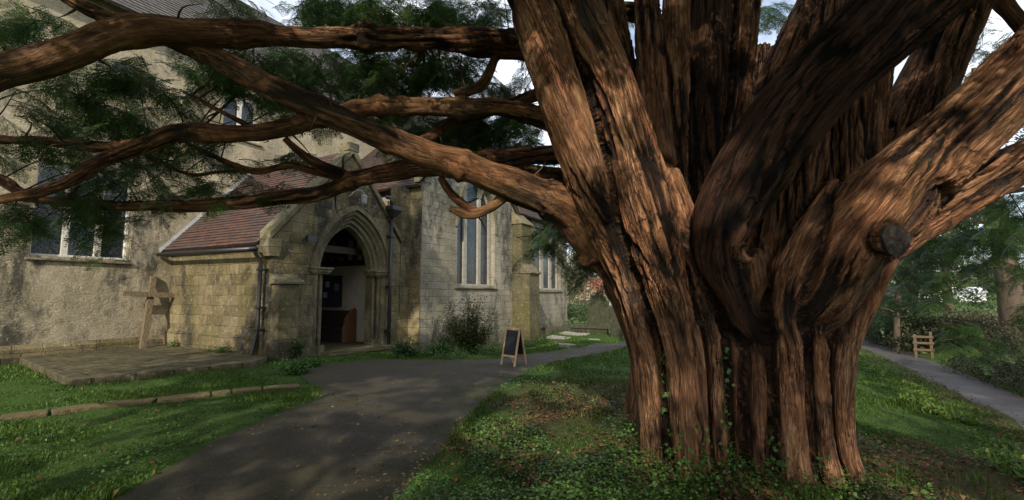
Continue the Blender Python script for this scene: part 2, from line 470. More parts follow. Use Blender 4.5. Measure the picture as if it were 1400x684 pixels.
M['fern'] = leaf_mat('strap leaves', [(0.0, (0.018, 0.045, 0.014)), (0.6, (0.04, 0.095, 0.028)), (1.0, (0.09, 0.15, 0.04))], 0.3, 0.4)
M['bramble'] = leaf_mat('bramble', [(0.0, (0.025, 0.03, 0.014)), (0.5, (0.055, 0.058, 0.028)), (0.8, (0.10, 0.085, 0.05)), (1.0, (0.15, 0.12, 0.075))], 0.25, 0.7)
M['evergreen'] = leaf_mat('hedgerow leaves', [(0.0, (0.035, 0.065, 0.026)), (0.6, (0.085, 0.13, 0.052)), (1.0, (0.16, 0.19, 0.085))], 0.45, 0.6)
M['autumn'] = leaf_mat('autumn leaves', [(0.0, (0.20, 0.17, 0.10)), (0.6, (0.36, 0.31, 0.20)), (1.0, (0.5, 0.44, 0.3))], 0.3, 0.8)
M['hill'] = simple('far hillside', (0.15, 0.17, 0.10), 1.0, 0.03, 0.35, 0, 0.01)
M['treebark'] = simple('grey tree bark', (0.085, 0.062, 0.042), 0.9, 9, 0.45, 0.9, 0.03, (1, 1, 0.25))


# ------------------------------------------------------------------ object helpers
def link(name, me, mats, parent=None):
    o = bpy.data.objects.new(name, me)
    for m in (mats if isinstance(mats, (list, tuple)) else [mats]):
        me.materials.append(m)
    col.objects.link(o)
    if parent is not None:
        o.parent = parent
    return o


def tag(o, label=None, cat=None, group=None, kind=None):
    for k, v in (('label', label), ('category', cat), ('group', group), ('kind', kind)):
        if v:
            o[k] = v
    return o


def empty(name, loc, rz=0.0, rot=None):
    o = bpy.data.objects.new(name, None)
    o.empty_display_size = 0.2
    o.location = loc
    o.rotation_euler = rot if rot else (0, 0, rz)
    col.objects.link(o)
    return o


def copy_tree(o, parent=None):
    c = o.copy()
    col.objects.link(c)
    c.parent = parent
    for ch in list(o.children):
        copy_tree(ch, c)
    return c


def np_mesh(name, V, Fa, attrs=None, smooth=False, mat_idx=None):
    """V (n,3), Fa (m,k) int, attrs {name: (n,) or (n,3)}"""
    me = bpy.data.meshes.new(name)
    V = np.ascontiguousarray(V, dtype=np.float32)
    Fa = np.ascontiguousarray(Fa, dtype=np.int32)
    m, k = Fa.shape
    me.vertices.add(len(V))
    me.vertices.foreach_set('co', V.ravel())
    me.loops.add(m * k)
    me.loops.foreach_set('vertex_index', Fa.ravel())
    me.polygons.add(m)
    me.polygons.foreach_set('loop_start', np.arange(0, m * k, k, dtype=np.int32))
    if mat_idx is not None:
        me.polygons.foreach_set('material_index', np.asarray(mat_idx, dtype=np.int32))
    if smooth:
        me.polygons.foreach_set('use_smooth', np.ones(m, dtype=bool))
    me.update(calc_edges=True)
    for a, v in (attrs or {}).items():
        v = np.ascontiguousarray(v, dtype=np.float32)
        if v.ndim == 1:
            me.attributes.new(a, 'FLOAT', 'POINT').data.foreach_set('value', v)
        else:
            me.attributes.new(a, 'FLOAT_VECTOR', 'POINT').data.foreach_set('vector', v.ravel())
    return me


class MB:
    """collects polygons with uv in metres, builds ONE mesh object"""

    def __init__(s):
        s.v, s.f, s.uv, s.mi = [], [], [], []

    def poly(s, pts, uv=None, mi=0):
        i = len(s.v)
        s.v += [tuple(p) for p in pts]
        s.f.append(tuple(range(i, i + len(pts))))
        if uv is None:
            p = [Vector(q) for q in pts]
            nn = (p[1] - p[0]).cross(p[2] - p[0])
            if nn.length == 0:
                nn = Vector((0, 0, 1))
            ax = max(range(3), key=lambda k: abs(nn[k]))
            if ax == 2:
                uv = [(q[0], q[1]) for q in pts]
            elif ax == 1:
                uv = [(q[0], q[2]) for q in pts]
            else:
                uv = [(q[1], q[2]) for q in pts]
        s.uv += list(uv)
        s.mi.append(mi)

    def box(s, x0, x1, y0, y1, z0, z1, mi=0):
        p = [(x, y, z) for z in (z0, z1) for y in (y0, y1) for x in (x0, x1)]
        for q in ((0, 2, 3, 1), (4, 5, 7, 6), (0, 1, 5, 4), (2, 6, 7, 3), (0, 4, 6, 2), (1, 3, 7, 5)):
            s.poly([p[k] for k in q], mi=mi)

    def hexa(s, lo, hi, mi=0):
        """lo, hi: 4 points each, same winding"""
        s.poly(lo[::-1], mi=mi)
        s.poly(hi, mi=mi)
        for k in range(4):
            s.poly([lo[k], lo[(k + 1) % 4], hi[(k + 1) % 4], hi[k]], mi=mi)

    def slab(s, outer, holes, fn, t, mi=0, reveal=None):
        """outer/holes: 2d loops; fn(u, v, depth) -> 3d; front at depth 0, back at depth t"""
        loops = [outer] + list(holes)
        flat = [p for lp in loops for p in lp]
        tris = tessellate_polygon([[Vector((p[0], p[1], 0)) for p in lp] for lp in loops])
        for d in (0, t):
            for tr in tris:
                q = [flat[k] for k in (tr if d == 0 else tr[::-1])]
                s.poly([fn(p[0], p[1], d) for p in q], q, mi)
        for li, lp in enumerate(loops):
            run = 0
            for k in range(len(lp)):
                a, b = lp[k], lp[(k + 1) % len(lp)]
                L = math.hypot(a[0] - b[0], a[1] - b[1])
                s.poly([fn(*a, 0), fn(*b, 0), fn(*b, t), fn(*a, t)], [(run, 0), (run + L, 0), (run + L, t), (run, t)], mi if reveal is None or li == 0 else reveal)
                run += L

    def build(s, name, mats, parent=None, bevel=0, smooth=False):
        me = bpy.data.meshes.new(name)
        me.from_pydata(s.v, [], s.f)
        ul = me.uv_layers.new(name='UVMap')
        ul.data.foreach_set('uv', np.array(s.uv, dtype=np.float32).ravel())
        me.polygons.foreach_set('material_index', np.array(s.mi, dtype=np.int32))
        bm = bmesh.new()
        bm.from_mesh(me)
        bmesh.ops.remove_doubles(bm, verts=bm.verts, dist=1e-5)
        bmesh.ops.recalc_face_normals(bm, faces=bm.faces)
        bm.to_mesh(me)
        bm.free()
        if smooth:
            me.polygons.foreach_set('use_smooth', np.ones(len(me.polygons), dtype=bool))
        o = link(name, me, mats, parent)
        if bevel:
            b = o.modifiers.new('bevel', 'BEVEL')
            b.width, b.segments, b.limit_method = bevel, 2, 'ANGLE'
        return o


def frames(P):
    P = np.asarray(P, float)
    T = np.gradient(P, axis=0)
    T /= np.linalg.norm(T, axis=1)[:, None]
    N = np.zeros_like(P)
    ref = np.array([0.31, -0.9, 0.2])
    nn = ref - T[0] * (ref @ T[0])
    N[0] = nn / np.linalg.norm(nn)
    for i in range(1, len(P)):
        nn = N[i - 1] - T[i] * (N[i - 1] @ T[i])
        N[i] = nn / np.linalg.norm(nn)
    return T, N, np.cross(T, N)


def spline(pts, step):
    """Catmull-Rom through rows of pts (xyz + radius), resampled about every step metres"""
    P = np.asarray(pts, float)
    P = np.vstack([2 * P[0] - P[1], P, 2 * P[-1] - P[-2]])
    out = []
    for i in range(1, len(P) - 2):
        n = max(2, int(np.linalg.norm(P[i + 1, :3] - P[i, :3]) / step))
        for k in range(n):
            t = k / n
            out.append(0.5 * (2 * P[i] + (P[i + 1] - P[i - 1]) * t + (2 * P[i - 1] - 5 * P[i] + 4 * P[i + 1] - P[i + 2]) * t * t + (3 * P[i] - P[i - 1] - 3 * P[i + 1] + P[i + 2]) * t ** 3))
    out.append(P[-2])
    out = np.array(out)
    out[:, 3] = np.maximum(out[:, 3], 0.003)
    return out


def tube_arrays(S, seg, closed=True):
    T, N, B = frames(S[:, :3])
    th = np.linspace(0, 2 * math.pi, seg, endpoint=False)
    V = S[:, None, :3] + S[:, None, 3:4] * (np.cos(th)[None, :, None] * N[:, None] + np.sin(th)[None, :, None] * B[:, None])
    n = len(S)
    i = np.arange(n - 1)[:, None] * seg
    k = np.arange(seg)[None]
    k2 = (k + 1) % seg
    Q = np.stack([i + k, i + k2, i + seg + k2, i + seg + k], -1).reshape(-1, 4)
    s = np.concatenate([[0], np.cumsum(np.linalg.norm(np.diff(S[:, :3], axis=0), axis=1))])
    bk = np.stack([np.broadcast_to(S[:, 3:4] * np.cos(th), (n, seg)), np.broadcast_to(S[:, 3:4] * np.sin(th), (n, seg)), np.broadcast_to(s[:, None], (n, seg))], -1)
    V = V.reshape(-1, 3)
    if closed:
        c0, c1 = len(V), len(V) + 1
        V = np.vstack([V, S[0, :3], S[-1, :3]])
        kk = np.arange(seg)
        k2 = (kk + 1) % seg
        e = (n - 1) * seg
        Q = np.vstack([Q, np.stack([k2, kk, np.full(seg, c0), np.full(seg, c0)], -1), np.stack([e + kk, e + k2, np.full(seg, c1), np.full(seg, c1)], -1)])
    return V, Q, bk.reshape(-1, 3)


def pipe(name, pts, r, mat, parent=None, seg=10, step=0.05):
    """a plain round tube along straight runs"""
    bm = bmesh.new()
    P = [Vector(p) for p in pts]
    S = np.array([(*p, r) for p in P])
    V, Q, _ = tube_arrays(S, seg)
    vs = [bm.verts.new(v) for v in V]
    for q in Q:
        ids = list(dict.fromkeys(q.tolist()))
        try:
            bm.faces.new([vs[k] for k in ids])
        except ValueError:
            pass
    bmesh.ops.recalc_face_normals(bm, faces=bm.faces)
    me = bpy.data.meshes.new(name)
    bm.to_mesh(me)
    bm.free()
    me.polygons.foreach_set('use_smooth', np.ones(len(me.polygons), dtype=bool))
    return link(name, me, mat, parent)


# ================================================================== GROUND
def path_edges():
    L = [(40, 740), (150, 684), (290, 600), (380, 562), (432, 545), (440, 532), (418, 520), (402, 508), (425, 499), (520, 490), (560, 492), (640, 492), (690, 490), (720, 485), (760, 480), (800, 474), (850, 467), (900, 460)]
    R = [(520, 740), (545, 684), (575, 645), (600, 620), (620, 594), (640, 570), (652, 556), (665, 545), (678, 534), (690, 525), (700, 518), (712, 512), (724, 506), (740, 501), (765, 495), (800, 488), (850, 478), (900, 470)]
    return np.array([gpt(*p) for p in L]), np.array([gpt(*p) for p in R])


PL, PR = path_edges()


def in_poly(x, y, poly):
    ins = np.zeros(x.shape, bool)
    j = len(poly) - 1
    for i in range(len(poly)):
        xi, yi, xj, yj = poly[i][0], poly[i][1], poly[j][0], poly[j][1]
        c = ((yi > y) != (yj > y)) & (x < (xj - xi) * (y - yi) / (yj - yi + 1e-12) + xi)
        ins ^= c
        j = i
    return ins


PATH_POLY = np.vstack([PL, PR[::-1]])[:, :2]
TERR = [gpt(20, 494), gpt(96, 530), gpt(346, 503), gpt(366, 495), ORG + UX * 0.2 + NX * 1.0, ORG + UX * -0.1 + NX * 0.1, ORG + UX * -4.5 + NX * 0.1]
TERR_POLY = np.array([p[:2] for p in TERR])


def church_mask(x, y):
    a = UX[0] * (x - ORG[0]) + UX[1] * (y - ORG[1])
    b = NX[0] * (x - ORG[0]) + NX[1] * (y - ORG[1])
    return ((b < 0.1) & (a < 5)) | ((b < 4.7) & (a > -0.1) & (a < 19)) | ((b < 5.1) & (a > 4.8) & (a < 11.5))


def soil_mask(x, y):
    """leaf mould under the yew"""
    P = np.stack([x * 0.8, y * 0.8, np.zeros_like(x)], -1)
    n = fbm(P, 3, 5)
    d = np.hypot((x - 1.6) / 2.6, (y - 5.9) / 3.3)
    r = np.hypot((x - 4.3) / 2.3, (y - 4.6) / 2.2)
    m = np.maximum(1 - sst(d + (n - 0.5) * 0.9, 0.55, 1.0), 1 - sst(r + (n - 0.5) * 0.9, 0.55, 1.05))
    edge = np.exp(-((x - lane_x(y) + 0.2) / 0.5) ** 2) * 0.6
    return np.clip(np.maximum(m * (0.45 + 0.55 * sst(n, 0.38, 0.6)), edge), 0, 1)


xs = np.unique(np.concatenate([np.linspace(-900, -30, 30), np.linspace(-30, -13, 20), np.arange(-13, 14, 0.12), np.linspace(14, 40, 60), np.linspace(40, 900, 40)]))
ys = np.unique(np.concatenate([np.linspace(-60, -2, 12), np.arange(-2, 17, 0.12), np.linspace(17, 45, 80), np.linspace(45, 1400, 60)]))
X, Y = np.meshgrid(xs, ys)
xf, yf = X.ravel(), Y.ravel()
zf = gz(xf, yf)
nearm = (np.abs(xf) < 20) & (yf < 30) & ~in_poly(xf, yf, PATH_POLY)
zf = zf + nearm * (fbm(np.stack([xf * 2.5, yf * 2.5, 0 * xf], -1), 3, 2) - 0.5) * 0.05 - 0.02 * in_poly(xf, yf, PATH_POLY)
nx, ny = len(xs), len(ys)
i = (np.arange(ny - 1)[:, None] * nx + np.arange(nx - 1)[None]).ravel()
gme = np_mesh('ground', np.stack([xf, yf, zf], -1), np.stack([i, i + 1, i + nx + 1, i + nx], -1),
              {'soil': soil_mask(xf, yf), 'far': sst(np.hypot(xf, yf), 24, 45)}, True)
tag(link('ground', gme, M['ground']), kind='structure')


def strip(name, L, R, mat, lift, ncol=14, sub=14, edge_drop=0.035):
    def dense(P):
        t = np.linspace(0, len(P) - 1, (len(P) - 1) * sub + 1)
        k = np.minimum(t.astype(int), len(P) - 2)
        f = (t - k)[:, None]
        return P[k] * (1 - f) + P[k + 1] * f
    A, B = dense(np.asarray(L)[:, :2]), dense(np.asarray(R)[:, :2])
    w = np.linspace(0, 1, ncol)[None, :, None]
    G = A[:, None] * (1 - w) + B[:, None] * w
    n = len(A)
    x, y = G[..., 0].ravel(), G[..., 1].ravel()
    ed = np.zeros((n, ncol))
    ed[:, 0] = ed[:, -1] = 1
    ed2 = np.broadcast_to(np.maximum(1 - 5 * np.minimum(w[0, :, 0], 1 - w[0, :, 0]), 0)[None], (n, ncol)).ravel()
    z = gz(x, y) + lift - edge_drop * ed.ravel()
    k = (np.arange(n - 1)[:, None] * ncol + np.arange(ncol - 1)[None]).ravel()
    me = np_mesh(name, np.stack([x, y, z], -1), np.stack([k, k + 1, k + ncol + 1, k + ncol], -1), {'edge': ed2}, True)
    return tag(link(name, me, mat), kind='structure')


strip('path', PL, PR, M['tarmac'], 0.014)
lp = np.array(LANE)
strip('lane', lp, lp + np.array([1.2, -0.2]), M['lane'], 0.02, 10, 10)

# terrace of old flagstones in the corner of nave and porch
mb = MB()
top = [(p[0], p[1], float(gz(p[0], p[1])) + 0.13) for p in TERR]
ter2 = [(p[0], p[1]) for p in TERR]
tt = tessellate_polygon([[Vector(p) for p in top]])
for tr in tt:
    q = [top[k] for k in tr]
    mb.poly(q, [(UX[0] * p[0] + UX[1] * p[1], NX[0] * p[0] + NX[1] * p[1]) for p in q])
for k in range(len(top)):
    a, b = top[k], top[(k + 1) % len(top)]
    L = math.hypot(a[0] - b[0], a[1] - b[1])
    mb.poly([a, b, (b[0], b[1], b[2] - 0.4), (a[0], a[1], a[2] - 0.4)], [(0, 0), (L, 0), (L, 0.4), (0, 0.4)])
tag(mb.build('pavement', M['flag'], bevel=0.02), kind='structure')

# step before the porch door, and hills far off
HX = np.linspace(-1400, 1400, 90)
prof = 30 + 22 * fbm(np.stack([HX / 330, 0 * HX, 0 * HX], -1), 4, 31) + 10 * np.exp(-((HX - 500) / 250) ** 2)
rows = [(820, 0.0), (900, 0.45), (980, 0.8), (1060, 1.0), (1300, 0.7)]
V = np.concatenate([np.stack([HX, np.full_like(HX, r[0]), 6 + prof * r[1]], -1) for r in rows])
k = (np.arange(len(rows) - 1)[:, None] * 90 + np.arange(89)[None]).ravel()
tag(link('hills', np_mesh('hills', V, np.stack([k, k + 1, k + 91, k + 90], -1), None, True), M['hill']), kind='structure')

# ================================================================== CHURCH
church = empty('church', tuple(ORG), math.atan2(UX[1], UX[0]))
tag(church, 'old limestone parish church with tiled porch behind the yew branches', 'church')


def CL(a, b, z):
    return (a, -b, z)


def south(b):
    return lambda u, v, d: (u, -(b - d), v)


def west(a):
    return lambda u, v, d: (a + d, -u, v)


def arch(cx, hw, zb, zs, za, n=9):
    """pointed arch loop, bottom left first; zs spring, za apex"""
    h = za - zs
    R = (hw * hw + h * h) / (2 * hw)
    pts = [(cx - hw, zb), (cx - hw, zs)]
    a1 = math.atan2(h, R - hw) if R > hw else math.pi - math.atan2(h, hw - R)
    for k in range(1, n + 1):
        t = a1 * k / n
        pts.append((cx - hw + R - R * math.cos(t), zs + R * math.sin(t)))
    for k in range(n - 1, 0, -1):
        t = a1 * k / n
        pts.append((cx + hw - R + R * math.cos(t), zs + R * math.sin(t)))
    pts += [(cx + hw, zs), (cx + hw, zb)]
    return pts


def arch_band(mb, A, B, ba, bb):
    """surface between two arch loops of equal count at wall depths ba, bb"""
    run = 0
    for k in range(len(A) - 1):
        L = math.hypot(A[k][0] - A[k + 1][0], A[k][1] - A[k + 1][1])
        mb.poly([CL(A[k][0], ba, A[k][1]), CL(A[k + 1][0], ba, A[k + 1][1]), CL(B[k + 1][0], bb, B[k + 1][1]), CL(B[k][0], bb, B[k][1])],
                [(0, run), (0, run + L), (0.3, run + L), (0.3, run)])
        run += L


def window(cx, lights, b, mats, hood=None, sill=None, depth=0.26, outer=None, plate=0.14, name='window'):
    """lights: list of (u0, u1, zb, zs, za); builds tracery plate + glass panes + sill + hood mould as one window part with sub-parts"""
    mb = MB()
    holes = [arch((l[0] + l[1]) / 2, (l[1] - l[0]) / 2, l[2], l[3], l[4], 6) for l in lights]
    mb.slab(outer, holes, south(b - depth), plate)
    w = mb.build(name, mats, church, bevel=0.012)
    for l, h in zip(lights, holes):
        g = MB()
        g.slab([(p[0] + (0.015 if p[0] > (l[0] + l[1]) / 2 else -0.015), p[1] + (0.015 if p[1] > l[2] + 0.01 else -0.015)) for p in h], [], south(b - depth - plate * 0.55), 0.02)
        g.build('glass', M['glass'], w)
    if sill:
        s_ = MB()
        u0, u1, z = sill
        s_.hexa([CL(u0, b - depth - 0.1, z - 0.11), CL(u1, b - depth - 0.1, z - 0.11), CL(u1, b + 0.07, z - 0.11), CL(u0, b + 0.07, z - 0.11)],
                [CL(u0, b - depth - 0.1, z + 0.03), CL(u1, b - depth - 0.1, z + 0.03), CL(u1, b + 0.07, z - 0.07), CL(u0, b + 0.07, z - 0.07)])
        s_.build('sill', M['dress'], w, 0.01)
    if hood:
        h = MB()
        for (A, B) in hood:
            arch_band(h, A, A, b, b + 0.07)
            arch_band(h, A, B, b + 0.07, b + 0.07)
            arch_band(h, B, B, b + 0.07, b)
        h.build('hood_mould', M['dress'], w, 0.008)
    return w


# ---- nave south wall with its two windows
NZ = 9.25
mb = MB()
wn1 = [(-2.92, 2.44), (-2.92, 4.75), (-0.98, 4.75), (-0.98, 2.44)]
wn2 = [(1.20, 6.62), (1.20, 8.12), (2.42, 8.12), (2.42, 6.62)]
mb.slab([(-9, -0.5), (-9, NZ), (16.9, NZ), (16.9, -0.5)], [wn1, wn2], south(0), 0.7)
mb.slab([(-9, -0.5), (-9, NZ), (-0.7, NZ), (-0.7, -0.5)], [], lambda u, v, d: (-9 + d, -u - 8.0 if False else (-u - 0.0) if False else (8.7 + u) * 0 + 0.7 + (u + 9) * 0.88, v), 0.6)
mb.build('wall', M['nave'], church)
mb = MB()
mb.slab([(-9.05, -0.5), (-9.05, 0.30), (-0.003, 0.30), (-0.003, -0.5)], [], south(0.09), 0.085)
for k in range(1):
    mb.hexa([CL(-9.05, 0.005, 0.303), CL(-0.003, 0.005, 0.303), CL(-0.003, 0.09, 0.303), CL(-9.05, 0.09, 0.303)],
            [CL(-9.05, 0.005, 0.40), CL(-0.003, 0.005, 0.40), CL(-0.003, 0.012, 0.40), CL(-9.05, 0.012, 0.40)])
mb.build('plinth', M['porch'], church)
l1 = [(-2.85, -2.33, 2.5, 4.3, 4.62), (-2.19, -1.68, 2.5, 4.3, 4.62), (-1.54, -1.05, 2.5, 4.3, 4.62)]
window(-1.95, l1, 0, M['mullion'], None, (-3.0, -0.93, 2.44), 0.2, [(-2.918, 2.442), (-2.918, 4.748), (-0.982, 4.748), (-0.982, 2.442)])
l2 = [(1.30, 1.74, 6.7, 7.7, 7.98), (1.88, 2.32, 6.7, 7.7, 7.98)]
window(1.8, l2, 0, M['mullion'], None, (1.1, 2.5, 6.62), 0.18, [(1.202, 6.622), (1.202, 8.118), (2.418, 8.118), (2.418, 6.622)])


def tile_roof(name, e0, e1, r1, r0, mat, parent, course=0.115, lift=0.022, th=0.07):
    """e0,e1 eave ends, r1,r0 ridge ends (Vectors in church space): stepped courses of tiles"""
    e0, e1, r0, r1 = map(Vector, (e0, e1, r0, r1))
    nrm = (e1 - e0).cross(r0 - e0).normalized()
    if nrm.z < 0:
        nrm = -nrm
    sl_ = (r0 - e0).length
    n = max(3, int(sl_ / course))
    mb = MB()
    Lx = (e1 - e0).length
    seg = max(1, int(Lx / 0.5))
    rr = random.Random(len(name) * 7 + n)
    wob = [[rr.uniform(-0.008, 0.008) for _ in range(seg + 1)] for _ in range(n + 1)]
    for k in range(n):
        t0, t1 = k / n, (k + 1.12) / n
        for j in range(seg):
            u0, u1 = j / seg, (j + 1) / seg
            A = e0.lerp(e1, u0).lerp(r0.lerp(r1, u0), t0) + nrm * (lift + wob[k][j])
            B = e0.lerp(e1, u1).lerp(r0.lerp(r1, u1), t0) + nrm * (lift + wob[k][j + 1])
            Cc = e0.lerp(e1, u1).lerp(r0.lerp(r1, u1), t1) + nrm * wob[k][j + 1] * 0.5
            D = e0.lerp(e1, u0).lerp(r0.lerp(r1, u0), t1) + nrm * wob[k][j] * 0.5
            o_ = 0.085 * (k % 2) + rr.random() * 0.01
            mb.poly([A, B, Cc, D], [(u0 * Lx + o_, k * 0.115 + 0.004), (u1 * Lx + o_, k * 0.115 + 0.004), (u1 * Lx + o_, k * 0.115 + 0.111), (u0 * Lx + o_, k * 0.115 + 0.111)])
            mb.poly([A, B, B - nrm * (lift + 0.004), A - nrm * (lift + 0.004)], [(u0 * Lx, k * 0.115 + 0.004), (u1 * Lx, k * 0.115 + 0.004), (u1 * Lx, k * 0.115 + 0.01), (u0 * Lx, k * 0.115 + 0.01)])
    d = nrm * -th
    mb.hexa([e0 + d, e1 + d, r1 + d, r0 + d], [e0 - nrm * 0.004, e1 - nrm * 0.004, r1 - nrm * 0.004, r0 - nrm * 0.004])
    me_o = mb.build(name, mat, parent)
    return me_o


tile_roof('roof', CL(-9.3, 0.4, 9.05), CL(17.2, 0.4, 9.05), CL(17.2, -4, 13.75), CL(-9.3, -4, 13.75), M['slate'], church, 0.2)
tile_roof('roof', CL(-9.3, -8.4, 9.05), CL(17.2, -8.4, 9.05), CL(17.2, -3.99, 13.75), CL(-9.3, -3.99, 13.75), M['slate'], church, 0.3)
mb = MB()
mb.slab([(0, -0.5), (0, 9.0), (-4, 13.5), (-8, 9.0), (-8, -0.5)], [], lambda u, v, d: (16.9 + d, -u, v), 0.5)
mb.build('gable_wall', M['nave'], church)

# ---- porch
PB = 4.57
SLP = 1.127


def gzr(a):
    return 5.50 - SLP * abs(a - 2.3)


mb = MB()
mb.slab([(0.003, -0.5), (0.003, 2.78), (4.12, 2.78), (4.12, -0.5)], [], west(0), 0.42)                       # west wall
mb.slab([(0.003, -0.5), (0.003, 3.4), (4.12, 3.4), (4.12, -0.5)], [], west(3.98), 0.42)                       # east wall
DC = 2.50
door_out = arch(DC, 1.30, -0.5, 2.16, 3.93, 12)
mb.slab([(0, -0.5), (0, gzr(0)), (2.3, gzr(2.3)), (4.4, gzr(4.4)), (4.4, -0.5)], [door_out], south(PB), 0.45)
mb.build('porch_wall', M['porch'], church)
mb = MB()
mb.slab([(0.45, -0.3), (0.45, 3.3), (4.10, 3.3), (4.10, -0.3)], [], lambda u, v, d: (3.975 - d, -u, v), 0.02)
mb.slab([(0.43, -0.3), (0.43, 3.0), (2.3, 5.2), (3.95, 3.3), (3.95, -0.3)], [], lambda u, v, d: (u, -0.03 - d, v), 0.02)
mb.slab([(0.45, -0.3), (0.45, 2.7), (4.10, 2.7), (4.10, -0.3)], [], lambda u, v, d: (0.425 + d, -u, v), 0.02)
mb.build('porch_plaster', M['plaster'], church)
mb = MB()
mb.box(0.45, 3.95, -4.55, -0.06, -0.3, 0.03)
mb.build('porch_floor', M['flag'], church)
mb = MB()
for y0 in (0.12, 1.3, 2.5, 3.7):                                                         # roof trusses and wall plate
    mb.box(0.44, 3.955, -y0 - 0.16, -y0, 2.74, 2.94)
    for s in (-1, 1):
        mb.hexa([CL(2.3 + s * 1.75, y0, 2.95), CL(2.3 + s * 1.75, y0 + 0.14, 2.95), CL(2.3 + s * 1.6, y0 + 0.14, 2.95), CL(2.3 + s * 1.6, y0, 2.95)],
                [CL(2.3 + s * 0.12, y0, 5.0), CL(2.3 + s * 0.12, y0 + 0.14, 5.0), CL(2.3 + s * 0.02, y0 + 0.14, 4.9), CL(2.3 + s * 0.02, y0, 4.9)])
for y0 in np.arange(0.5, 4.0, 0.42):
    mb.box(3.86, 3.955, -y0 - 0.1, -y0, 2.62, 3.3)
mb.box(3.82, 3.958, -4.1, -0.06, 2.46, 2.64)
mb.build('porch_truss', M['timber'], church)
rs = 0.14
tile_roof('porch_roof', CL(-0.26, 0.003, gzr(-0.26) + rs), CL(-0.26, PB - 0.22, gzr(-0.26) + rs), CL(2.3, PB - 0.22, gzr(2.3) + rs), CL(2.3, 0.003, gzr(2.3) + rs), M['tile'], church)
tile_roof('porch_roof', CL(4.80, 0.003, gzr(4.80) + rs), CL(4.80, PB - 0.22, gzr(4.80) + rs), CL(2.302, PB - 0.22, gzr(2.3) + rs), CL(2.302, 0.003, gzr(2.3) + rs), M['tile'], church)
mb = MB()
mb.hexa([CL(-0.33, -0.05, gzr(-0.33) + rs + 0.02), CL(-0.33, 0.09, gzr(-0.33) + rs + 0.02), CL(2.3, 0.09, gzr(2.3) + rs + 0.03), CL(2.3, -0.05, gzr(2.3) + rs + 0.03)],
        [CL(-0.33, -0.05, gzr(-0.33) + rs + 0.12), CL(-0.33, 0.03, gzr(-0.33) + rs + 0.12), CL(2.3, 0.03, gzr(2.3) + rs + 0.13), CL(2.3, -0.05, gzr(2.3) + rs + 0.13)])
mb.build('lead_flashing', M['lead'], church)
mb = MB()                                                                                # gable copings with kneelers
for s, aend in ((-1, -0.16), (1, 4.42)):
    z = lambda a, o: gzr(a) + o
    mb.hexa([CL(aend, PB - 0.30, z(aend, 0.06)), CL(aend, PB + 0.08, z(aend, 0.06)), CL(2.3, PB + 0.08, z(2.3, 0.06)), CL(2.3, PB - 0.30, z(2.3, 0.06))],
            [CL(aend, PB - 0.30, z(aend, 0.32)), CL(aend, PB + 0.08, z(aend, 0.26)), CL(2.3, PB + 0.08, z(2.3, 0.26)), CL(2.3, PB - 0.30, z(2.3, 0.32))])
mb.box(-0.2, 0.16, -(PB + 0.10), -(PB - 0.34), 2.66, 2.86)
mb.hexa([CL(-0.12, PB - 0.3, 2.44), CL(0.14, PB - 0.3, 2.44), CL(0.14, PB + 0.05, 2.44), CL(-0.12, PB + 0.05, 2.44)],
        [CL(-0.2, PB - 0.34, 2.658), CL(0.16, PB - 0.34, 2.658), CL(0.16, PB + 0.1, 2.658), CL(-0.2, PB + 0.1, 2.658)])
mb.box(2.12, 2.48, -(PB + 0.10), -(PB - 0.32), 5.62, 5.86)
mb.build('gable_coping', M['dress'], church, 0.015)
mb = MB()                                                                                # moulded orders of the doorway
prof = [(1.30, PB + 0.004, 3.93), (1.22, PB + 0.004, 3.83), (1.16, PB - 0.08, 3.77), (1.13, PB - 0.08, 3.73), (1.10, PB - 0.17, 3.70), (1.02, PB - 0.17, 3.60),
        (0.98, PB - 0.26, 3.56), (0.93, PB - 0.26, 3.50), (0.90, PB - 0.46, 3.46)]
cur = [arch(DC, w, -0.3, 2.16, za, 12) for w, _, za in prof]
for k in range(len(prof) - 1):
    arch_band(mb, cur[k], cur[k + 1], prof[k][1], prof[k + 1][1])
da = mb.build('door_arch', M['dress'], church)
mb = MB()                                                                                # hood mould over it and capitals at the spring
A, B = arch(DC, 1.31, 2.1, 2.16, 3.95, 12), arch(DC, 1.43, 2.1, 2.16, 4.10, 12)
arch_band(mb, A, A, PB, PB + 0.09)
arch_band(mb, A, B, PB + 0.09, PB + 0.06)
arch_band(mb, B, B, PB + 0.06, PB)
mb.build('hood_mould', M['dress'], church)
for s in (-1, 1):
    mb = MB()
    for (zz0, zz1, g) in ((2.07, 2.12, 0.02), (2.12, 2.20, 0.06), (2.20, 2.25, 0.09)):
        x0, x1 = (DC + s * (0.86 - g), DC + s * (1.42 + g))
        mb.box(min(x0, x1), max(x0, x1), -(PB + g), -(PB - 0.42), zz0, zz1)
    mb.build('capital', M['dress'], church, 0.01)
    mb = MB()
    x0, x1 = DC + s * 0.86, DC + s * 1.36
    mb.box(min(x0, x1), max(x0, x1), -(PB - 0.05), -(PB - 0.42), -0.4, 0.2)
    mb.build('jamb_base', M['dress'], church, 0.02)
    mb = MB()
    for (w_, b_) in ((1.06, PB - 0.10), (0.95, PB - 0.20)):
        c_ = DC + s * w_
        n = 10
        ring = [(c_ + 0.05 * math.cos(q * 2 * math.pi / n), b_ + 0.05 * math.sin(q * 2 * math.pi / n)) for q in range(n)]
        for q in range(n):
            p0, p1 = ring[q], ring[(q + 1) % n]
            mb.poly([CL(*p0, 0.2), CL(*p1, 0.2), CL(*p1, 2.08), CL(*p0, 2.08)])
    mb.build('jamb_shaft', M['dress'], church)
mb = MB()                                                                                # plinth of the porch west wall and corner buttress
mb.slab([(0.1, -0.5), (0.1, 0.50), (4.2, 0.50), (4.2, -0.5)], [], west(-0.10), 0.095)
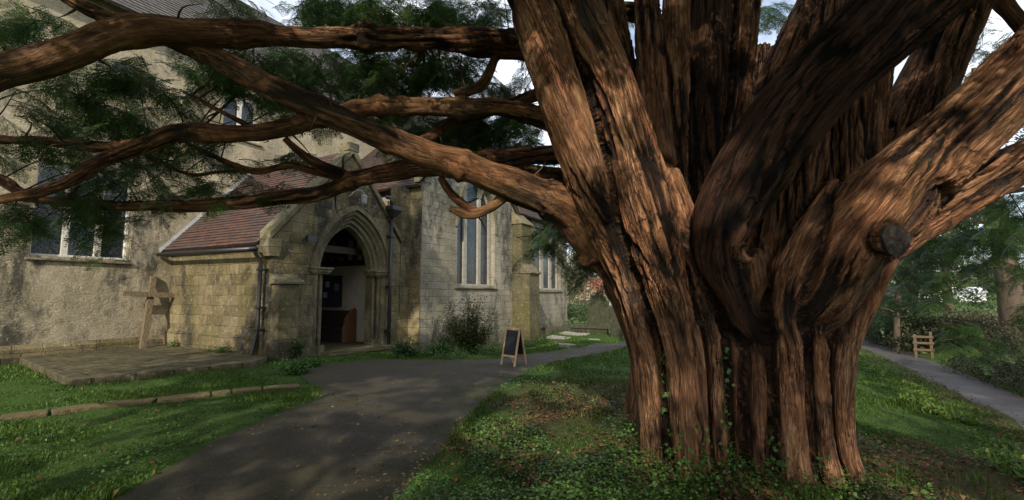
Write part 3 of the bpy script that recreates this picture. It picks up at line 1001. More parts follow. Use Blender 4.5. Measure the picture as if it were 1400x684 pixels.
mb.hexa([CL(-0.10, 0.1, 0.503), CL(-0.10, 4.2, 0.503), CL(-0.003, 4.2, 0.503), CL(-0.003, 0.1, 0.503)],
        [CL(-0.012, 0.1, 0.59), CL(-0.012, 4.2, 0.59), CL(-0.003, 4.2, 0.59), CL(-0.003, 0.1, 0.59)])
mb.build('porch_plinth', M['porch'], church)
mb = MB()
mb.box(-0.06, 0.62, -(PB + 0.42), -(PB + 0.003), -0.5, 0.46)
mb.box(0.0, 0.55, -(PB + 0.30), -(PB + 0.003), 0.463, 1.78)
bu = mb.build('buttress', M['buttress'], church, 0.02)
mb = MB()
mb.hexa([CL(-0.07, PB + 0.003, 1.783), CL(0.63, PB + 0.003, 1.783), CL(0.63, PB + 0.38, 1.783), CL(-0.07, PB + 0.38, 1.783)],
        [CL(-0.07, PB + 0.003, 2.04), CL(0.63, PB + 0.003, 2.04), CL(0.63, PB + 0.38, 1.85), CL(-0.07, PB + 0.38, 1.85)])
mb.build('weathering', M['dress'], bu, 0.012)
# the block between porch and south chapel
mb = MB()
mb.slab([(4.403, -0.9), (4.403, 5.05), (5.0, 5.05), (5.0, -0.9)], [], south(4.60), 0.5)
mb.box(4.80, 4.857, -(5.056), -4.603, -1.3, 5.12)
mb.build('infill_wall', M['porch'], church)

# ---- south chapel (gable with three lancets)
CB, CA0, CA1, CEZ, CAP = 5.05, 4.86, 11.25, 5.2, 8.05
cmid = (CA0 + CA1) / 2
pxs = [(622, 633, 256), (638, 653, 246), (657, 668, 262)]
lights = []
for x0, x1, yt in pxs:
    u0, zb = wallpt(x0, 391, CB - 0.2)
    u1, _ = wallpt(x1, 391, CB - 0.2)
    _, za = wallpt((x0 + x1) / 2, yt, CB - 0.2)
    lights.append((u0, u1, 1.93, za - 0.5, za))
wu0, wu1 = lights[0][0] - 0.16, lights[-1][1] + 0.16
wtop = max(l[4] for l in lights) + 0.12
wc = (wu0 + wu1) / 2
wout_ = arch(wc, (wu1 - wu0) / 2, 1.85, 4.1, wtop + 0.25, 8)
mb = MB()
mb.slab([(CA0, -1.3), (CA0, CEZ), (cmid, CAP), (CA1, CEZ), (CA1, -1.3)], [wout_], south(CB), 0.6)
mb.slab([(0.003, -1.3), (0.003, CEZ), (CB - 0.603, CEZ), (CB - 0.603, -1.3)], [], lambda u, v, d: (CA0 + d, -u, v), 0.55)
mb.slab([(0.003, -1.3), (0.003, CEZ), (CB - 0.603, CEZ), (CB - 0.603, -1.3)], [], lambda u, v, d: (CA1 - d, -u, v), 0.55)
mb.build('chapel_wall', M['chancel'], church)
mb = MB()
xq = arch(wc, (wu1 - wu0) / 2 - 0.002, 1.852, 4.1, wtop + 0.247, 8)
window(wc, lights, CB, M['tracery'], [(arch(wc, (wu1 - wu0) / 2 + 0.01, 4.0, 4.1, wtop + 0.27, 8), arch(wc, (wu1 - wu0) / 2 + 0.13, 4.0, 4.1, wtop + 0.42, 8))], (wu0 - 0.15, wu1 + 0.15, 1.85), 0.2, xq)
tile_roof('chapel_roof', CL(CA0 - 0.3, -0.003, CEZ - 0.12), CL(CA0 - 0.3, CB + 0.1, CEZ - 0.12), CL(cmid, CB + 0.1, CAP + 0.16), CL(cmid, -0.003, CAP + 0.16), M['tile'], church)
tile_roof('chapel_roof', CL(CA1 + 0.3, -0.003, CEZ - 0.12), CL(CA1 + 0.3, CB + 0.1, CEZ - 0.12), CL(cmid + 0.002, CB + 0.1, CAP + 0.16), CL(cmid + 0.002, -0.003, CAP + 0.16), M['tile'], church)
mb = MB()
for aend, s in ((CA0 - 0.32, -1), (CA1 + 0.32, 1)):
    mb.hexa([CL(aend, CB - 0.1, CEZ - 0.05), CL(aend, CB + 0.14, CEZ - 0.05), CL(cmid, CB + 0.14, CAP + 0.22), CL(cmid, CB - 0.1, CAP + 0.22)],
            [CL(aend, CB - 0.1, CEZ + 0.16), CL(aend, CB + 0.14, CEZ + 0.12), CL(cmid, CB + 0.14, CAP + 0.42), CL(cmid, CB - 0.1, CAP + 0.46)])
mb.build('gable_coping', M['dress'], church, 0.015)

# ---- buttress at the chapel's far corner
ba0 = wallpt(700, 430, CB)[0]
bo1 = sidept(724, 430, ba0)[0]
bw = max(0.55, wallpt(738, 430, bo1)[0] - ba0)
bo0 = CB + (bo1 - CB) * 0.55
_, zc1 = sidept(724, 374, ba0)
_, zc0 = sidept(712, 306, ba0)
mb = MB()
mb.box(ba0, ba0 + bw, -bo1, -(CB + 0.003), -1.3, zc1)
mb.box(ba0, ba0 + bw, -bo0, -(CB + 0.003), zc1 + 0.003, zc0)
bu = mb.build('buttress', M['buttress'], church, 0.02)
for (o0, o1, z) in ((bo0 - 0.02, bo1, zc1), (CB + 0.003, bo0, zc0)):
    mb = MB()
    h = (o1 - o0) * 0.95 + 0.1
    mb.hexa([CL(ba0 - 0.05, o0, z + 0.003), CL(ba0 + bw + 0.05, o0, z + 0.003), CL(ba0 + bw + 0.05, o1 + 0.07, z + 0.003), CL(ba0 - 0.05, o1 + 0.07, z + 0.003)],
            [CL(ba0 - 0.05, o0, z + h), CL(ba0 + bw + 0.05, o0, z + h), CL(ba0 + bw + 0.05, o1 + 0.07, z + 0.07), CL(ba0 - 0.05, o1 + 0.07, z + 0.07)])
    mb.build('weathering', M['dress'], bu, 0.01)

# ---- chancel beyond it
KB, KA1, KZ = 4.6, 18.5, 5.4
lights = []
for x0, x1 in ((729, 739), (743, 751), (754, 761)):
    u0, zb = wallpt(x0, 385, KB - 0.2)
    u1, _ = wallpt(x1, 385, KB - 0.2)
    lights.append((u0, u1, 1.85, 4.2, 4.75))
wu0, wu1 = lights[0][0] - 0.16, lights[-1][1] + 0.16
mb = MB()
rect = [(wu0, 1.75), (wu0, 4.95), (wu1, 4.95), (wu1, 1.75)]
mb.slab([(CA1 + 0.003, -1.5), (CA1 + 0.003, KZ), (KA1, KZ), (KA1, -1.5)], [rect], south(KB), 0.6)
mb.slab([(0.003, -1.5), (0.003, KZ), (KB - 0.603, KZ), (KB - 0.603, -1.5)], [], lambda u, v, d: (KA1 - d, -u, v), 0.55)
mb.build('chancel_wall', M['chancel'], church)
window((wu0 + wu1) / 2, lights, KB, M['tracery'], None, (wu0 - 0.12, wu1 + 0.12, 1.75), 0.2, [(wu0 + 0.002, 1.752), (wu0 + 0.002, 4.948), (wu1 - 0.002, 4.948), (wu1 - 0.002, 1.752)])
tile_roof('chancel_roof', CL(CA1 + 0.3, KB + 0.3, KZ - 0.1), CL(KA1 + 0.3, KB + 0.3, KZ - 0.1), CL(KA1 + 0.3, 0.003, KZ + 3.2), CL(CA1 + 0.3, 0.003, KZ + 3.2), M['tile'], church, 0.2)

# ---- rain pipes, gutter, lamp, hopper
G = pipe('gutter', [CL(-0.36, 0.05, 2.64), CL(-0.36, PB - 0.1, 2.60)], 0.055, M['iron'], church)
z0 = float(gz(*(ORG + UX * -0.2 + NX * 4.4)[:2]))
dp = pipe('downpipe', [CL(-0.33, PB - 0.2, 2.60), CL(-0.30, PB - 0.2, 2.50), CL(-0.16, PB - 0.2, 2.30), CL(-0.16, PB - 0.2, 0.7), CL(-0.2, PB - 0.2, 0.55), CL(-0.24, PB - 0.2, 0.3), CL(-0.3, PB - 0.2, 0.06), CL(-0.4, PB - 0.2, z0 - 0.02)], 0.045, M['iron'], church)
for z in (2.1, 1.2, 0.68):
    mb = MB()
    mb.box(-0.225, -0.005, -(PB - 0.14), -(PB - 0.26), z, z + 0.05)
    mb.build('pipe_bracket', M['iron'], dp, 0.008)
pa = wallpt(533, 400, PB + 0.13)[0]
dp = pipe('downpipe', [CL(pa, PB + 0.13, 3.95), CL(pa, PB + 0.13, -0.35)], 0.055, M['iron'], church)
for z in (3.3, 1.75, 0.4):
    mb = MB()
    mb.box(pa - 0.075, pa + 0.075, -(PB + 0.2), -(PB + 0.003), z, z + 0.06)
    mb.build('pipe_bracket', M['iron'], dp, 0.008)
mb = MB()
mb.hexa([CL(pa - 0.09, PB + 0.02, 3.92), CL(pa + 0.09, PB + 0.02, 3.92), CL(pa + 0.09, PB + 0.24, 3.92), CL(pa - 0.09, PB + 0.24, 3.92)],
        [CL(pa - 0.2, PB + 0.004, 4.12), CL(pa + 0.2, PB + 0.004, 4.12), CL(pa + 0.2, PB + 0.36, 4.12), CL(pa - 0.2, PB + 0.36, 4.12)])
mb.box(pa - 0.22, pa + 0.22, -(PB + 0.38), -(PB + 0.004), 4.122, 4.26)
mb.build('hopper', M['iron'], dp, 0.012)
pipe('rainwater_outlet', [CL(pa - 0.1, PB + 0.004, 4.55), CL(pa - 0.1, PB + 0.2, 4.5), CL(pa - 0.08, PB + 0.2, 4.27)], 0.06, M['iron'], church)
la, lz = wallpt(498, 272, PB + 0.25)
lamp = pipe('wall_lamp', [CL(la - 0.42, PB + 0.0, lz - 0.02), CL(la - 0.38, PB + 0.12, lz + 0.04), CL(la - 0.28, PB + 0.2, lz + 0.2), CL(la - 0.12, PB + 0.25, lz + 0.22), CL(la, PB + 0.25, lz + 0.16), CL(la, PB + 0.25, lz + 0.1)], 0.018, M['white'], church)
mb = MB()
n = 12
rings = [(0.03, 0.12), (0.085, 0.09), (0.10, 0.05), (0.085, 0.04), (0.08, -0.12), (0.05, -0.17), (0.0, -0.18)]
for k in range(len(rings) - 1):
    for q in range(n):
        c0, s0, c1, s1 = math.cos(q * 2 * math.pi / n), math.sin(q * 2 * math.pi / n), math.cos((q + 1) * 2 * math.pi / n), math.sin((q + 1) * 2 * math.pi / n)
        (r0, h0), (r1, h1) = rings[k], rings[k + 1]
        mb.poly([CL(la + r0 * c0, PB + 0.25 + r0 * s0, lz + h0), CL(la + r0 * c1, PB + 0.25 + r0 * s1, lz + h0), CL(la + r1 * c1, PB + 0.25 + r1 * s1, lz + h1), CL(la + r1 * c0, PB + 0.25 + r1 * s0, lz + h1)])
mb.build('lantern', M['white'], lamp)
fa, fz = wallpt(422, 326, PB + 0.05)
mb = MB()
mb.hexa([CL(fa - 0.11, PB + 0.06, fz - 0.06), CL(fa + 0.11, PB + 0.06, fz - 0.06), CL(fa + 0.13, PB + 0.2, fz - 0.09), CL(fa - 0.13, PB + 0.2, fz - 0.09)],
        [CL(fa - 0.11, PB + 0.06, fz + 0.06), CL(fa + 0.11, PB + 0.06, fz + 0.06), CL(fa + 0.13, PB + 0.2, fz + 0.07), CL(fa - 0.13, PB + 0.2, fz + 0.07)])
mb.box(fa - 0.03, fa + 0.03, -(PB + 0.06), -(PB + 0.003), fz - 0.02, fz + 0.02)
mb.build('floodlight', M['iron'], church)

# ---- doorstep (its own stone)
mb = MB()
dsz = float(gz(*(ORG + UX * 2.5 + NX * 5.0)[:2]))
mb.box(1.35, 3.85, -(PB + 0.62), -(PB + 0.07), dsz - 0.3, dsz + 0.09)
mb.box(1.7, 3.3, -(PB + 0.064), -(PB - 0.6), -0.25, 0.035)
ds = mb.build('doorstep', M['flag'], church, 0.025)

# ---- notice board and pew inside the porch
ea = 3.95
nb0, nz1 = sidept(431, 380, ea)
nb1, nz0 = sidept(466, 418, ea)
nb0, nb1 = min(nb0, nb1), max(nb0, nb1)
nbo = empty('notice_board', tuple(ORG + UX * ea + NX * (nb0 + nb1) / 2 + np.array([0, 0, (nz0 + nz1) / 2])), math.atan2(UX[1], UX[0]))
tag(nbo, 'dark notice board with pinned papers on the pale wall inside the porch', 'notice board')
hw, hh = (nb1 - nb0) / 2, (nz1 - nz0) / 2
mb = MB()
mb.box(-0.045, -0.01, -hw, hw, -hh, hh)
mb.build('backboard', M['felt'], nbo)
mb = MB()
for (y0, y1, z0_, z1_) in ((-hw - 0.04, hw + 0.04, hh, hh + 0.05), (-hw - 0.04, hw + 0.04, -hh - 0.05, -hh), (-hw - 0.04, -hw, -hh, hh), (hw, hw + 0.04, -hh, hh)):
    mb.box(-0.06, 0.02, y0, y1, z0_, z1_)
mb.build('frame', M['timber'], nbo, 0.006)
for (fx, fz_, w_, h_, m_) in ((-0.72, 0.30, 0.34, 0.5, 'bluepaper'), (-0.05, 0.5, 0.30, 0.42, 'paper'), (0.1, -0.25, 0.30, 0.4, 'paper'), (0.68, 0.42, 0.34, 0.44, 'bluepaper'), (0.66, -0.4, 0.4, 0.3, 'paper'), (-0.62, -0.5, 0.3, 0.34, 'felt')):
    mb = MB()
    mb.box(-0.052, -0.048, (fx - w_ / 2) * hw, (fx + w_ / 2) * hw, (fz_ - h_ / 2) * hh, (fz_ + h_ / 2) * hh)
    mb.build('notice', M[m_], nbo)
pwb0, pwb1 = 0.3, sidept(476, 470, 3.55)[0]
pwb1 = min(max(pwb1, 2.4), 3.7)
pw = empty('pew', tuple(ORG + UX * 3.6 + NX * pwb1 + np.array([0, 0, 0.03])), math.atan2(UX[1], UX[0]))
tag(pw, 'dark wooden pew with a curved brown end inside the porch', 'pew')
L_ = pwb1 - pwb0
mb = MB()
pr = [(-0.28, 0.0), (-0.28, 0.42), (-0.2, 0.62), (-0.22, 0.72), (-0.1, 0.86), (0.05, 1.02), (0.2, 1.08), (0.27, 1.0), (0.28, 0.0)]
mb.slab(pr, [], lambda u, v, d: (u, d, v), 0.07)
mb.build('pew_end', M['pew'], pw, 0.01)
mb = MB()
mb.slab(pr, [], lambda u, v, d: (u, L_ - 0.1 + d, v), 0.07)
mb.build('pew_end', M['pew'], pw, 0.01)
mb = MB()
mb.box(-0.24, 0.2, 0.072, L_ - 0.102, 0.40, 0.445)
mb.build('seat', M['timber'], pw)
mb = MB()
mb.box(0.2, 0.24, 0.072, L_ - 0.102, 0.1, 0.98)
mb.build('backrest', M['timber'], pw)
mb = MB()
mb.box(-0.2, -0.17, 0.072, L_ - 0.102, 0.0, 0.398)
mb.build('seat_front', M['timber'], pw)

# ================================================================== SMALL STONE AND WOOD THINGS
# wooden cross leaning on the nave wall
foot = ORG + UX * -0.80 + NX * 0.62
foot[2] = 0.13
cr = empty('wooden_cross', tuple(foot), math.atan2(UX[1], UX[0]))
tag(cr, 'tall weathered wooden cross leaning on the church wall beside the porch', 'cross')
lean = math.radians(15)


def crp(x, y, z):   # lean back towards the wall and a little to the right
    return (x + z * 0.185, y + z * math.sin(lean) + 0.0, z * math.cos(lean))


def cbox(name, x0, x1, y0, y1, z0, z1, tilt=0.0):
    mb = MB()
    f = lambda x, y, z: crp(x, y, z + x * tilt)
    mb.hexa([f(x0, y0, z0), f(x1, y0, z0), f(x1, y1, z0), f(x0, y1, z0)], [f(x0, y0, z1), f(x1, y0, z1), f(x1, y1, z1), f(x0, y1, z1)])
    return mb.build(name, M['cross'], cr, 0.008)


cbox('post', -0.072, 0.072, 0.0, 0.09, 0.0, 1.98)
cbox('crossbar', -0.68, 0.66, -0.062, -0.002, 1.38, 1.52, -0.05)

# edging stones across the lawn
ep = [gpt(-60, 583), gpt(0, 575), gpt(70, 566), gpt(140, 556), gpt(215, 550), gpt(290, 541), gpt(318, 538), gpt(360, 534), gpt(412, 530)]
where = ['at the left edge of the lawn', 'longest of the row on the left lawn', 'before the terrace corner on the lawn', 'left of the middle of the row', 'below the terrace edge', 'short piece in the middle of the row', 'facing the porch corner', 'at the path end of the row']
for k in range(len(ep) - 1):
    p, q = ep[k], ep[k + 1]
    d = Vector(q - p)
    L = d.length - 0.03
    wd = 0.26 + 0.03 * rnd.random()
    n = 8
    mb = MB()
    bm_ = []
    for s in (-1, 1):
        bm_.append([(L * j / n, s * wd / 2 + rnd.uniform(-0.012, 0.012)) for j in range(n + 1)])
    lo, hi = bm_
    for j in range(n):
        mb.poly([(*lo[j], 0.05), (*lo[j + 1], 0.05), (*hi[j + 1], 0.05), (*hi[j], 0.05)])
        mb.poly([(*lo[j], 0.05), (*lo[j + 1], 0.05), (*lo[j + 1], -0.1), (*lo[j], -0.1)])
        mb.poly([(*hi[j], 0.05), (*hi[j + 1], 0.05), (*hi[j + 1], -0.1), (*hi[j], -0.1)])
    for j in (0, n):
        mb.poly([(*lo[j], 0.05), (*hi[j], 0.05), (*hi[j], -0.1), (*lo[j], -0.1)])
    o = mb.build('edging_stone', M['edge'], None, 0.015)
    o.location = (p[0], p[1], p[2] + 0.0)
    o.rotation_euler = (rnd.uniform(-0.02, 0.02), math.asin(max(-0.1, min(0.1, -(q[2] - p[2]) / max(L, 0.1)))), math.atan2(d.y, d.x))
    tag(o, 'flat sandy edging stone ' + where[k], 'edging stone', 'flat stones edging the left lawn')

# chalkboard sign
f1, f2 = gpt(686, 499), gpt(704, 503)
bc = (f1 + f2) / 2
ab = empty('chalkboard_sign', (bc[0], bc[1], bc[2]), math.atan2(f2[1] - f1[1], f2[0] - f1[0]) + 0.22)
tag(ab, 'folding chalkboard sign in a pine frame standing on the path', 'sign')
bwid = 0.25
H_ = 0.90


def leaf(sgn, name):
    fn = lambda x, y, z: (x, (0.19 * (1 - z / H_) * (-1 if sgn < 0 else 1)) + y * (1 if sgn > 0 else -1) + 0.19, z)
    fr = MB()
    for (x0, x1, z0, z1) in ((-bwid, -bwid + 0.045, 0, H_), (bwid - 0.045, bwid, 0, H_), (-bwid + 0.046, bwid - 0.046, H_ - 0.055, H_), (-bwid + 0.046, bwid - 0.046, 0.20, 0.25)):
        fr.hexa([fn(x0, 0.0, z0), fn(x1, 0.0, z0), fn(x1, 0.03, z0), fn(x0, 0.03, z0)], [fn(x0, 0.0, z1), fn(x1, 0.0, z1), fn(x1, 0.03, z1), fn(x0, 0.03, z1)])
    o = fr.build('frame', M['pine'], ab, 0.004)
    b_ = MB()
    x0, x1, z0, z1 = -bwid + 0.04, bwid - 0.04, 0.245, H_ - 0.05
    b_.hexa([fn(x0, 0.008, z0), fn(x1, 0.008, z0), fn(x1, 0.02, z0), fn(x0, 0.02, z0)], [fn(x0, 0.008, z1), fn(x1, 0.008, z1), fn(x1, 0.02, z1), fn(x0, 0.02, z1)])
    b_.build('chalkboard', M['board'], o)


leaf(-1, 'front')
leaf(1, 'rear')
ab.location.z += 0.014
ab.scale = (0.87, 0.87, 0.87)


def gravestone(px0, px1, pyt, pyb, label, shape, lean=(0, 0), th=0.14, mat='grave', rz=None):
    p = gpt((px0 + px1) / 2, pyb)
    d = p[1]
    w = (px1 - px0) / F * d
    h = (pyb - pyt) / F * d
    mb = MB()
    if shape == 'round':
        o = [(-w / 2, -0.3), (-w / 2, h - w * 0.42)] + [(-w / 2 * math.cos(k * math.pi / 10), h - w * 0.42 + w * 0.42 * math.sin(k * math.pi / 10)) for k in range(1, 10)] + [(w / 2, h - w * 0.42), (w / 2, -0.3)]
    elif shape == 'shoulder':
        o = [(-w / 2, -0.3), (-w / 2, h * 0.86), (-w * 0.36, h * 0.88), (-w * 0.3, h * 0.95), (-w * 0.12, h), (w * 0.12, h), (w * 0.3, h * 0.95), (w * 0.36, h * 0.88), (w / 2, h * 0.86), (w / 2, -0.3)]
    else:
        o = [(-w / 2, -0.3), (-w / 2, h * 0.9), (0, h), (w / 2, h * 0.9), (w / 2, -0.3)]
    mb.slab(o, [], lambda u, v, dd: (u, dd, v), th)
    g = mb.build('gravestone', M[mat], None, 0.02)
    g.location = tuple(p)
    g.rotation_euler = (math.radians(lean[0]), math.radians(lean[1]), rz if rz is not None else -math.atan2(p[0], p[1]) * 0.6)
    tag(g, label, 'gravestone', 'upright gravestones on the churchyard lawn')
    return g


gravestone(777, 789, 393, 434, 'tall narrow dark gravestone close by the church corner', 'shoulder', (0, 2))
gravestone(795, 804, 410, 436, 'small pale grey gravestone behind the broad one', 'round', (3, -3))
gravestone(803, 832, 404, 457, 'broad mossy gravestone with shouldered top, largest of the group', 'shoulder', (-4, 2), 0.18)
gravestone(835, 853, 418, 462, 'dark gravestone half hidden by the yew trunk', 'round', (3, -2), 0.16)
gravestone(812, 822, 396, 430, 'slim pointed gravestone rising behind the broad one', 'pointed', (2, 4))
gravestone(786, 793, 407, 429, 'little rounded gravestone between the tall dark one and the pale one', 'round', (-2, 5))

for k, (px, py, w, l, rz, lab, m_) in enumerate([
        (764, 463, 0.62, 1.05, -0.5, 'pale stone slab lying on the grass, nearest the buttress block', 'slab'),
        (757, 468, 0.5, 1.0, -0.45, 'brownish stone slab sunk in the grass in front of a pale one', 'grave'),
        (783, 458, 0.66, 1.4, -0.8, 'long pale slab tilted in the grass by the church corner', 'slab'),
        (794, 456, 0.6, 1.2, -0.75, 'grey stone slab lying farthest from the buttress', 'slab'),
        (775, 474, 0.3, 0.5, 0.1, 'small broken stone scrap beside the path', 'slab'),
        (812, 466, 0.3, 0.5, 0.3, 'small flat stone sunk in the grass before the gravestones', 'slab')]):
    p = gpt(px, py)
    mb = MB()
    j = lambda: rnd.uniform(-0.03, 0.03)
    lo = [(-l / 2 + j(), -w / 2 + j(), -0.06), (l / 2 + j(), -w / 2 + j(), -0.06), (l / 2 + j(), w / 2 + j(), -0.06), (-l / 2 + j(), w / 2 + j(), -0.06)]
    mb.hexa(lo, [(q[0], q[1], 0.08) for q in lo])
    o = mb.build('grave_slab', M[m_], None, 0.015)
    o.location = tuple(p)
    o.rotation_euler = (rnd.uniform(-0.02, 0.06) if k < 4 else 0, 0.05, rz)
    tag(o, lab, 'stone slab', 'stone slabs lying in the grass')

# block beside the buttress and a low kerbed tomb
p = gpt(738, 468)
mb = MB()
mb.box(-0.24, 0.24, -0.2, 0.3, -0.5, 0.62)
mb.box(-0.29, 0.29, -0.25, 0.35, 0.623, 0.75)
o = mb.build('stone_block', M['grave'], None, 0.02)
o.location, o.rotation_euler = tuple(p), (0, 0, math.atan2(UX[1], UX[0]))
tag(o, 'squat dark stone block with lichen cap at the buttress foot', 'stone block')
p = gpt(805, 456)
mb = MB()
mb.box(-1.0, 1.0, -0.4, 0.4, -0.3, 0.30)
mb.hexa([(-1.08, -0.48, 0.303), (1.08, -0.48, 0.303), (1.08, 0.48, 0.303), (-1.08, 0.48, 0.303)], [(-1.0, -0.38, 0.45), (1.0, -0.38, 0.45), (1.0, 0.38, 0.45), (-1.0, 0.38, 0.45)])
o = mb.build('low_tomb', M['grave'], None, 0.02)
o.location, o.rotation_euler = tuple(p), (0, 0.02, -0.25)
tag(o, 'low mossy tomb lying among the upright gravestones', 'tomb')

# ================================================================== THE YEW
def PP(rows):
    out = []
    for px, py, d, r in rows:
        p = dep(px, py, d)
        out.append((*p, r / F * d))
    return out


TR = [  # px, py, distance, radius px ; dark tone (shade of undersides and hollows plus purple wood, as colour)
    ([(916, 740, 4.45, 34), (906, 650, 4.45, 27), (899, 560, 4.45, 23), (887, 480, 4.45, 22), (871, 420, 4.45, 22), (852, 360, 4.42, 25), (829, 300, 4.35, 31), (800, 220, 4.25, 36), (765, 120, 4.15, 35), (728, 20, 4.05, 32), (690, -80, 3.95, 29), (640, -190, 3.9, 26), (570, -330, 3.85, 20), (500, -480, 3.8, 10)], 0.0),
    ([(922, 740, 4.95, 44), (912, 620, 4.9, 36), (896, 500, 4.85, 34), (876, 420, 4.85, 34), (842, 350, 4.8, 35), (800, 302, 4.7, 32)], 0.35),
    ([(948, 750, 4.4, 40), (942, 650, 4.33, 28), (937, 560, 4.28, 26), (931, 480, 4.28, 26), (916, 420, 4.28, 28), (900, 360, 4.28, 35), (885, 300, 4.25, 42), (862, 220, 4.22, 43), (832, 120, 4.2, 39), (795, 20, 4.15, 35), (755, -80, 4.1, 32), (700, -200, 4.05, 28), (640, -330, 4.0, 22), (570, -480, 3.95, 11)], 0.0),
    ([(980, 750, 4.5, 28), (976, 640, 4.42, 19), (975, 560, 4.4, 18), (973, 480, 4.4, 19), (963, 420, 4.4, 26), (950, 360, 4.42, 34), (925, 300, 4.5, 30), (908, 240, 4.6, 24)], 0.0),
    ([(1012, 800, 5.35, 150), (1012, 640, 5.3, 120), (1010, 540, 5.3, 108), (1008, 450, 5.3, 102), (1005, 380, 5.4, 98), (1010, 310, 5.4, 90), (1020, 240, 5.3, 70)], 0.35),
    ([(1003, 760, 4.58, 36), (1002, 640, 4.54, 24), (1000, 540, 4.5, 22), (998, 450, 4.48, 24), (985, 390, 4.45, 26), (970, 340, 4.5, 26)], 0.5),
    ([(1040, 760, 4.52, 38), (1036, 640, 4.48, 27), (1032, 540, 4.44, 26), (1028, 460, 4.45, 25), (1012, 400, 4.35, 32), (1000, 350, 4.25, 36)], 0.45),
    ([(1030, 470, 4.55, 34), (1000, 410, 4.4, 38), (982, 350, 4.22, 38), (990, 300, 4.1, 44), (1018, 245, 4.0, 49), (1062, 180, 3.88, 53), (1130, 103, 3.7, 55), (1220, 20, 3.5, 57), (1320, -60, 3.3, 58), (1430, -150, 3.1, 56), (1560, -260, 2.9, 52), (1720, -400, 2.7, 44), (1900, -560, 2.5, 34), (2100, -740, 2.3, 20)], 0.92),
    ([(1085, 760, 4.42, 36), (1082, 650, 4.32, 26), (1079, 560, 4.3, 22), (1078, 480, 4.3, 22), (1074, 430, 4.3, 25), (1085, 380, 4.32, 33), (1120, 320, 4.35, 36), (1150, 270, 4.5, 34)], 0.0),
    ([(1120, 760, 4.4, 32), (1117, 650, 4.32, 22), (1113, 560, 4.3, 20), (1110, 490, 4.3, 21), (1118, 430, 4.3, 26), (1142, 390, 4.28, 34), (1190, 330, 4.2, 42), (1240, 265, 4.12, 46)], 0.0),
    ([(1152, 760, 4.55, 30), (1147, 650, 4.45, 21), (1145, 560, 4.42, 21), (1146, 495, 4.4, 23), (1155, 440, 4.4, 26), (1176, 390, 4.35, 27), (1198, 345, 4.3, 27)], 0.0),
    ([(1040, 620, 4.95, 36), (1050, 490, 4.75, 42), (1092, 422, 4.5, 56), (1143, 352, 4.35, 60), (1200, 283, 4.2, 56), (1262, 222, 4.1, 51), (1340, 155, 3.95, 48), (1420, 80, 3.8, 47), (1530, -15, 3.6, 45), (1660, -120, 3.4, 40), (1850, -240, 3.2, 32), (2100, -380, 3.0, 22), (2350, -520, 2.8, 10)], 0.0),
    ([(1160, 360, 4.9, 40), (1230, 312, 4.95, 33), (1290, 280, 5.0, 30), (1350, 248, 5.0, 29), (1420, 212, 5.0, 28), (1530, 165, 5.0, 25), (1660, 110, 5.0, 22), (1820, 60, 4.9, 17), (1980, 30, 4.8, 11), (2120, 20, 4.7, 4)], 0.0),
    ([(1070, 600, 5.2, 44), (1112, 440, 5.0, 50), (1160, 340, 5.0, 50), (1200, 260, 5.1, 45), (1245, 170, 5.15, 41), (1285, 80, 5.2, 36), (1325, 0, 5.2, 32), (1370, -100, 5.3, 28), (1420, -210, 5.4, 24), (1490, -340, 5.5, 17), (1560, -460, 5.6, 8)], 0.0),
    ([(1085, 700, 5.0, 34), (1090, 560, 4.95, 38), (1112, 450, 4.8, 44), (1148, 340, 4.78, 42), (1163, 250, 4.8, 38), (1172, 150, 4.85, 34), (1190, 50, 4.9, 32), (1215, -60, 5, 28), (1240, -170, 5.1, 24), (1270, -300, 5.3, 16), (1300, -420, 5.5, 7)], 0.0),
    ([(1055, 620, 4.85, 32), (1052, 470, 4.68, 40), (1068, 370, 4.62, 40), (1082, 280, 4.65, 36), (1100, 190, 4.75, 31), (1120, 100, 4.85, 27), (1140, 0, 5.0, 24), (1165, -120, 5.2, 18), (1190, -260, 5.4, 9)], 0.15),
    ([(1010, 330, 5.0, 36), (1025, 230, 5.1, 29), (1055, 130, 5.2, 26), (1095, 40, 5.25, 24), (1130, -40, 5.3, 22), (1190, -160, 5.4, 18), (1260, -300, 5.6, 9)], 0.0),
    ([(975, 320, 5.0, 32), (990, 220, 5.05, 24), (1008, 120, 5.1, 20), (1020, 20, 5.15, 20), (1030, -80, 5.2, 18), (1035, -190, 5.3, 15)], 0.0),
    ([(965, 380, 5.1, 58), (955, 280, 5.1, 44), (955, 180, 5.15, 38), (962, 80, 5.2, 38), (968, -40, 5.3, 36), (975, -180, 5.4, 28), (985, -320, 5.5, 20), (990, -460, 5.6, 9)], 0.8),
    ([(926, 330, 4.8, 26), (922, 220, 4.85, 20), (922, 120, 4.9, 20), (925, 20, 4.9, 20), (928, -80, 4.95, 18), (935, -190, 5, 15)], 0.0),
    ([(915, 330, 4.7, 28), (905, 230, 4.72, 22), (893, 130, 4.77, 20), (885, 30, 4.8, 20), (880, -80, 4.9, 18), (870, -190, 5, 15)], 0.0),
    ([(885, 250, 5, 26), (864, 130, 5, 18), (842, 40, 5, 17), (825, -60, 5, 16), (800, -180, 5.1, 14)], 0.1),
    ([(1172, 372, 4.3, 34), (1200, 347, 4.02, 27), (1225, 327, 3.72, 19)], 0.0),   # sawn-off stub
]
CX, CY = 2.42, 5.35
tubes = []
STUB_N = np.array([0.12, -0.97, -0.16])
STUB_N /= np.linalg.norm(STUB_N)
for rows, tone in TR:
    tubes.append((spline(PP(rows), 0.035), tone))
E_ = dep(1221, 328, 3.84)
tubes[-1] = (spline([(*(E_ - STUB_N * 0.75 + np.array([-0.25, 0, 0.1])), 0.2), (*(E_ - STUB_N * 0.4 + np.array([-0.08, 0, 0.03])), 0.16), (*(E_ - STUB_N * 0.12), 0.135), (*E_, 0.13)], 0.03), 0.1)
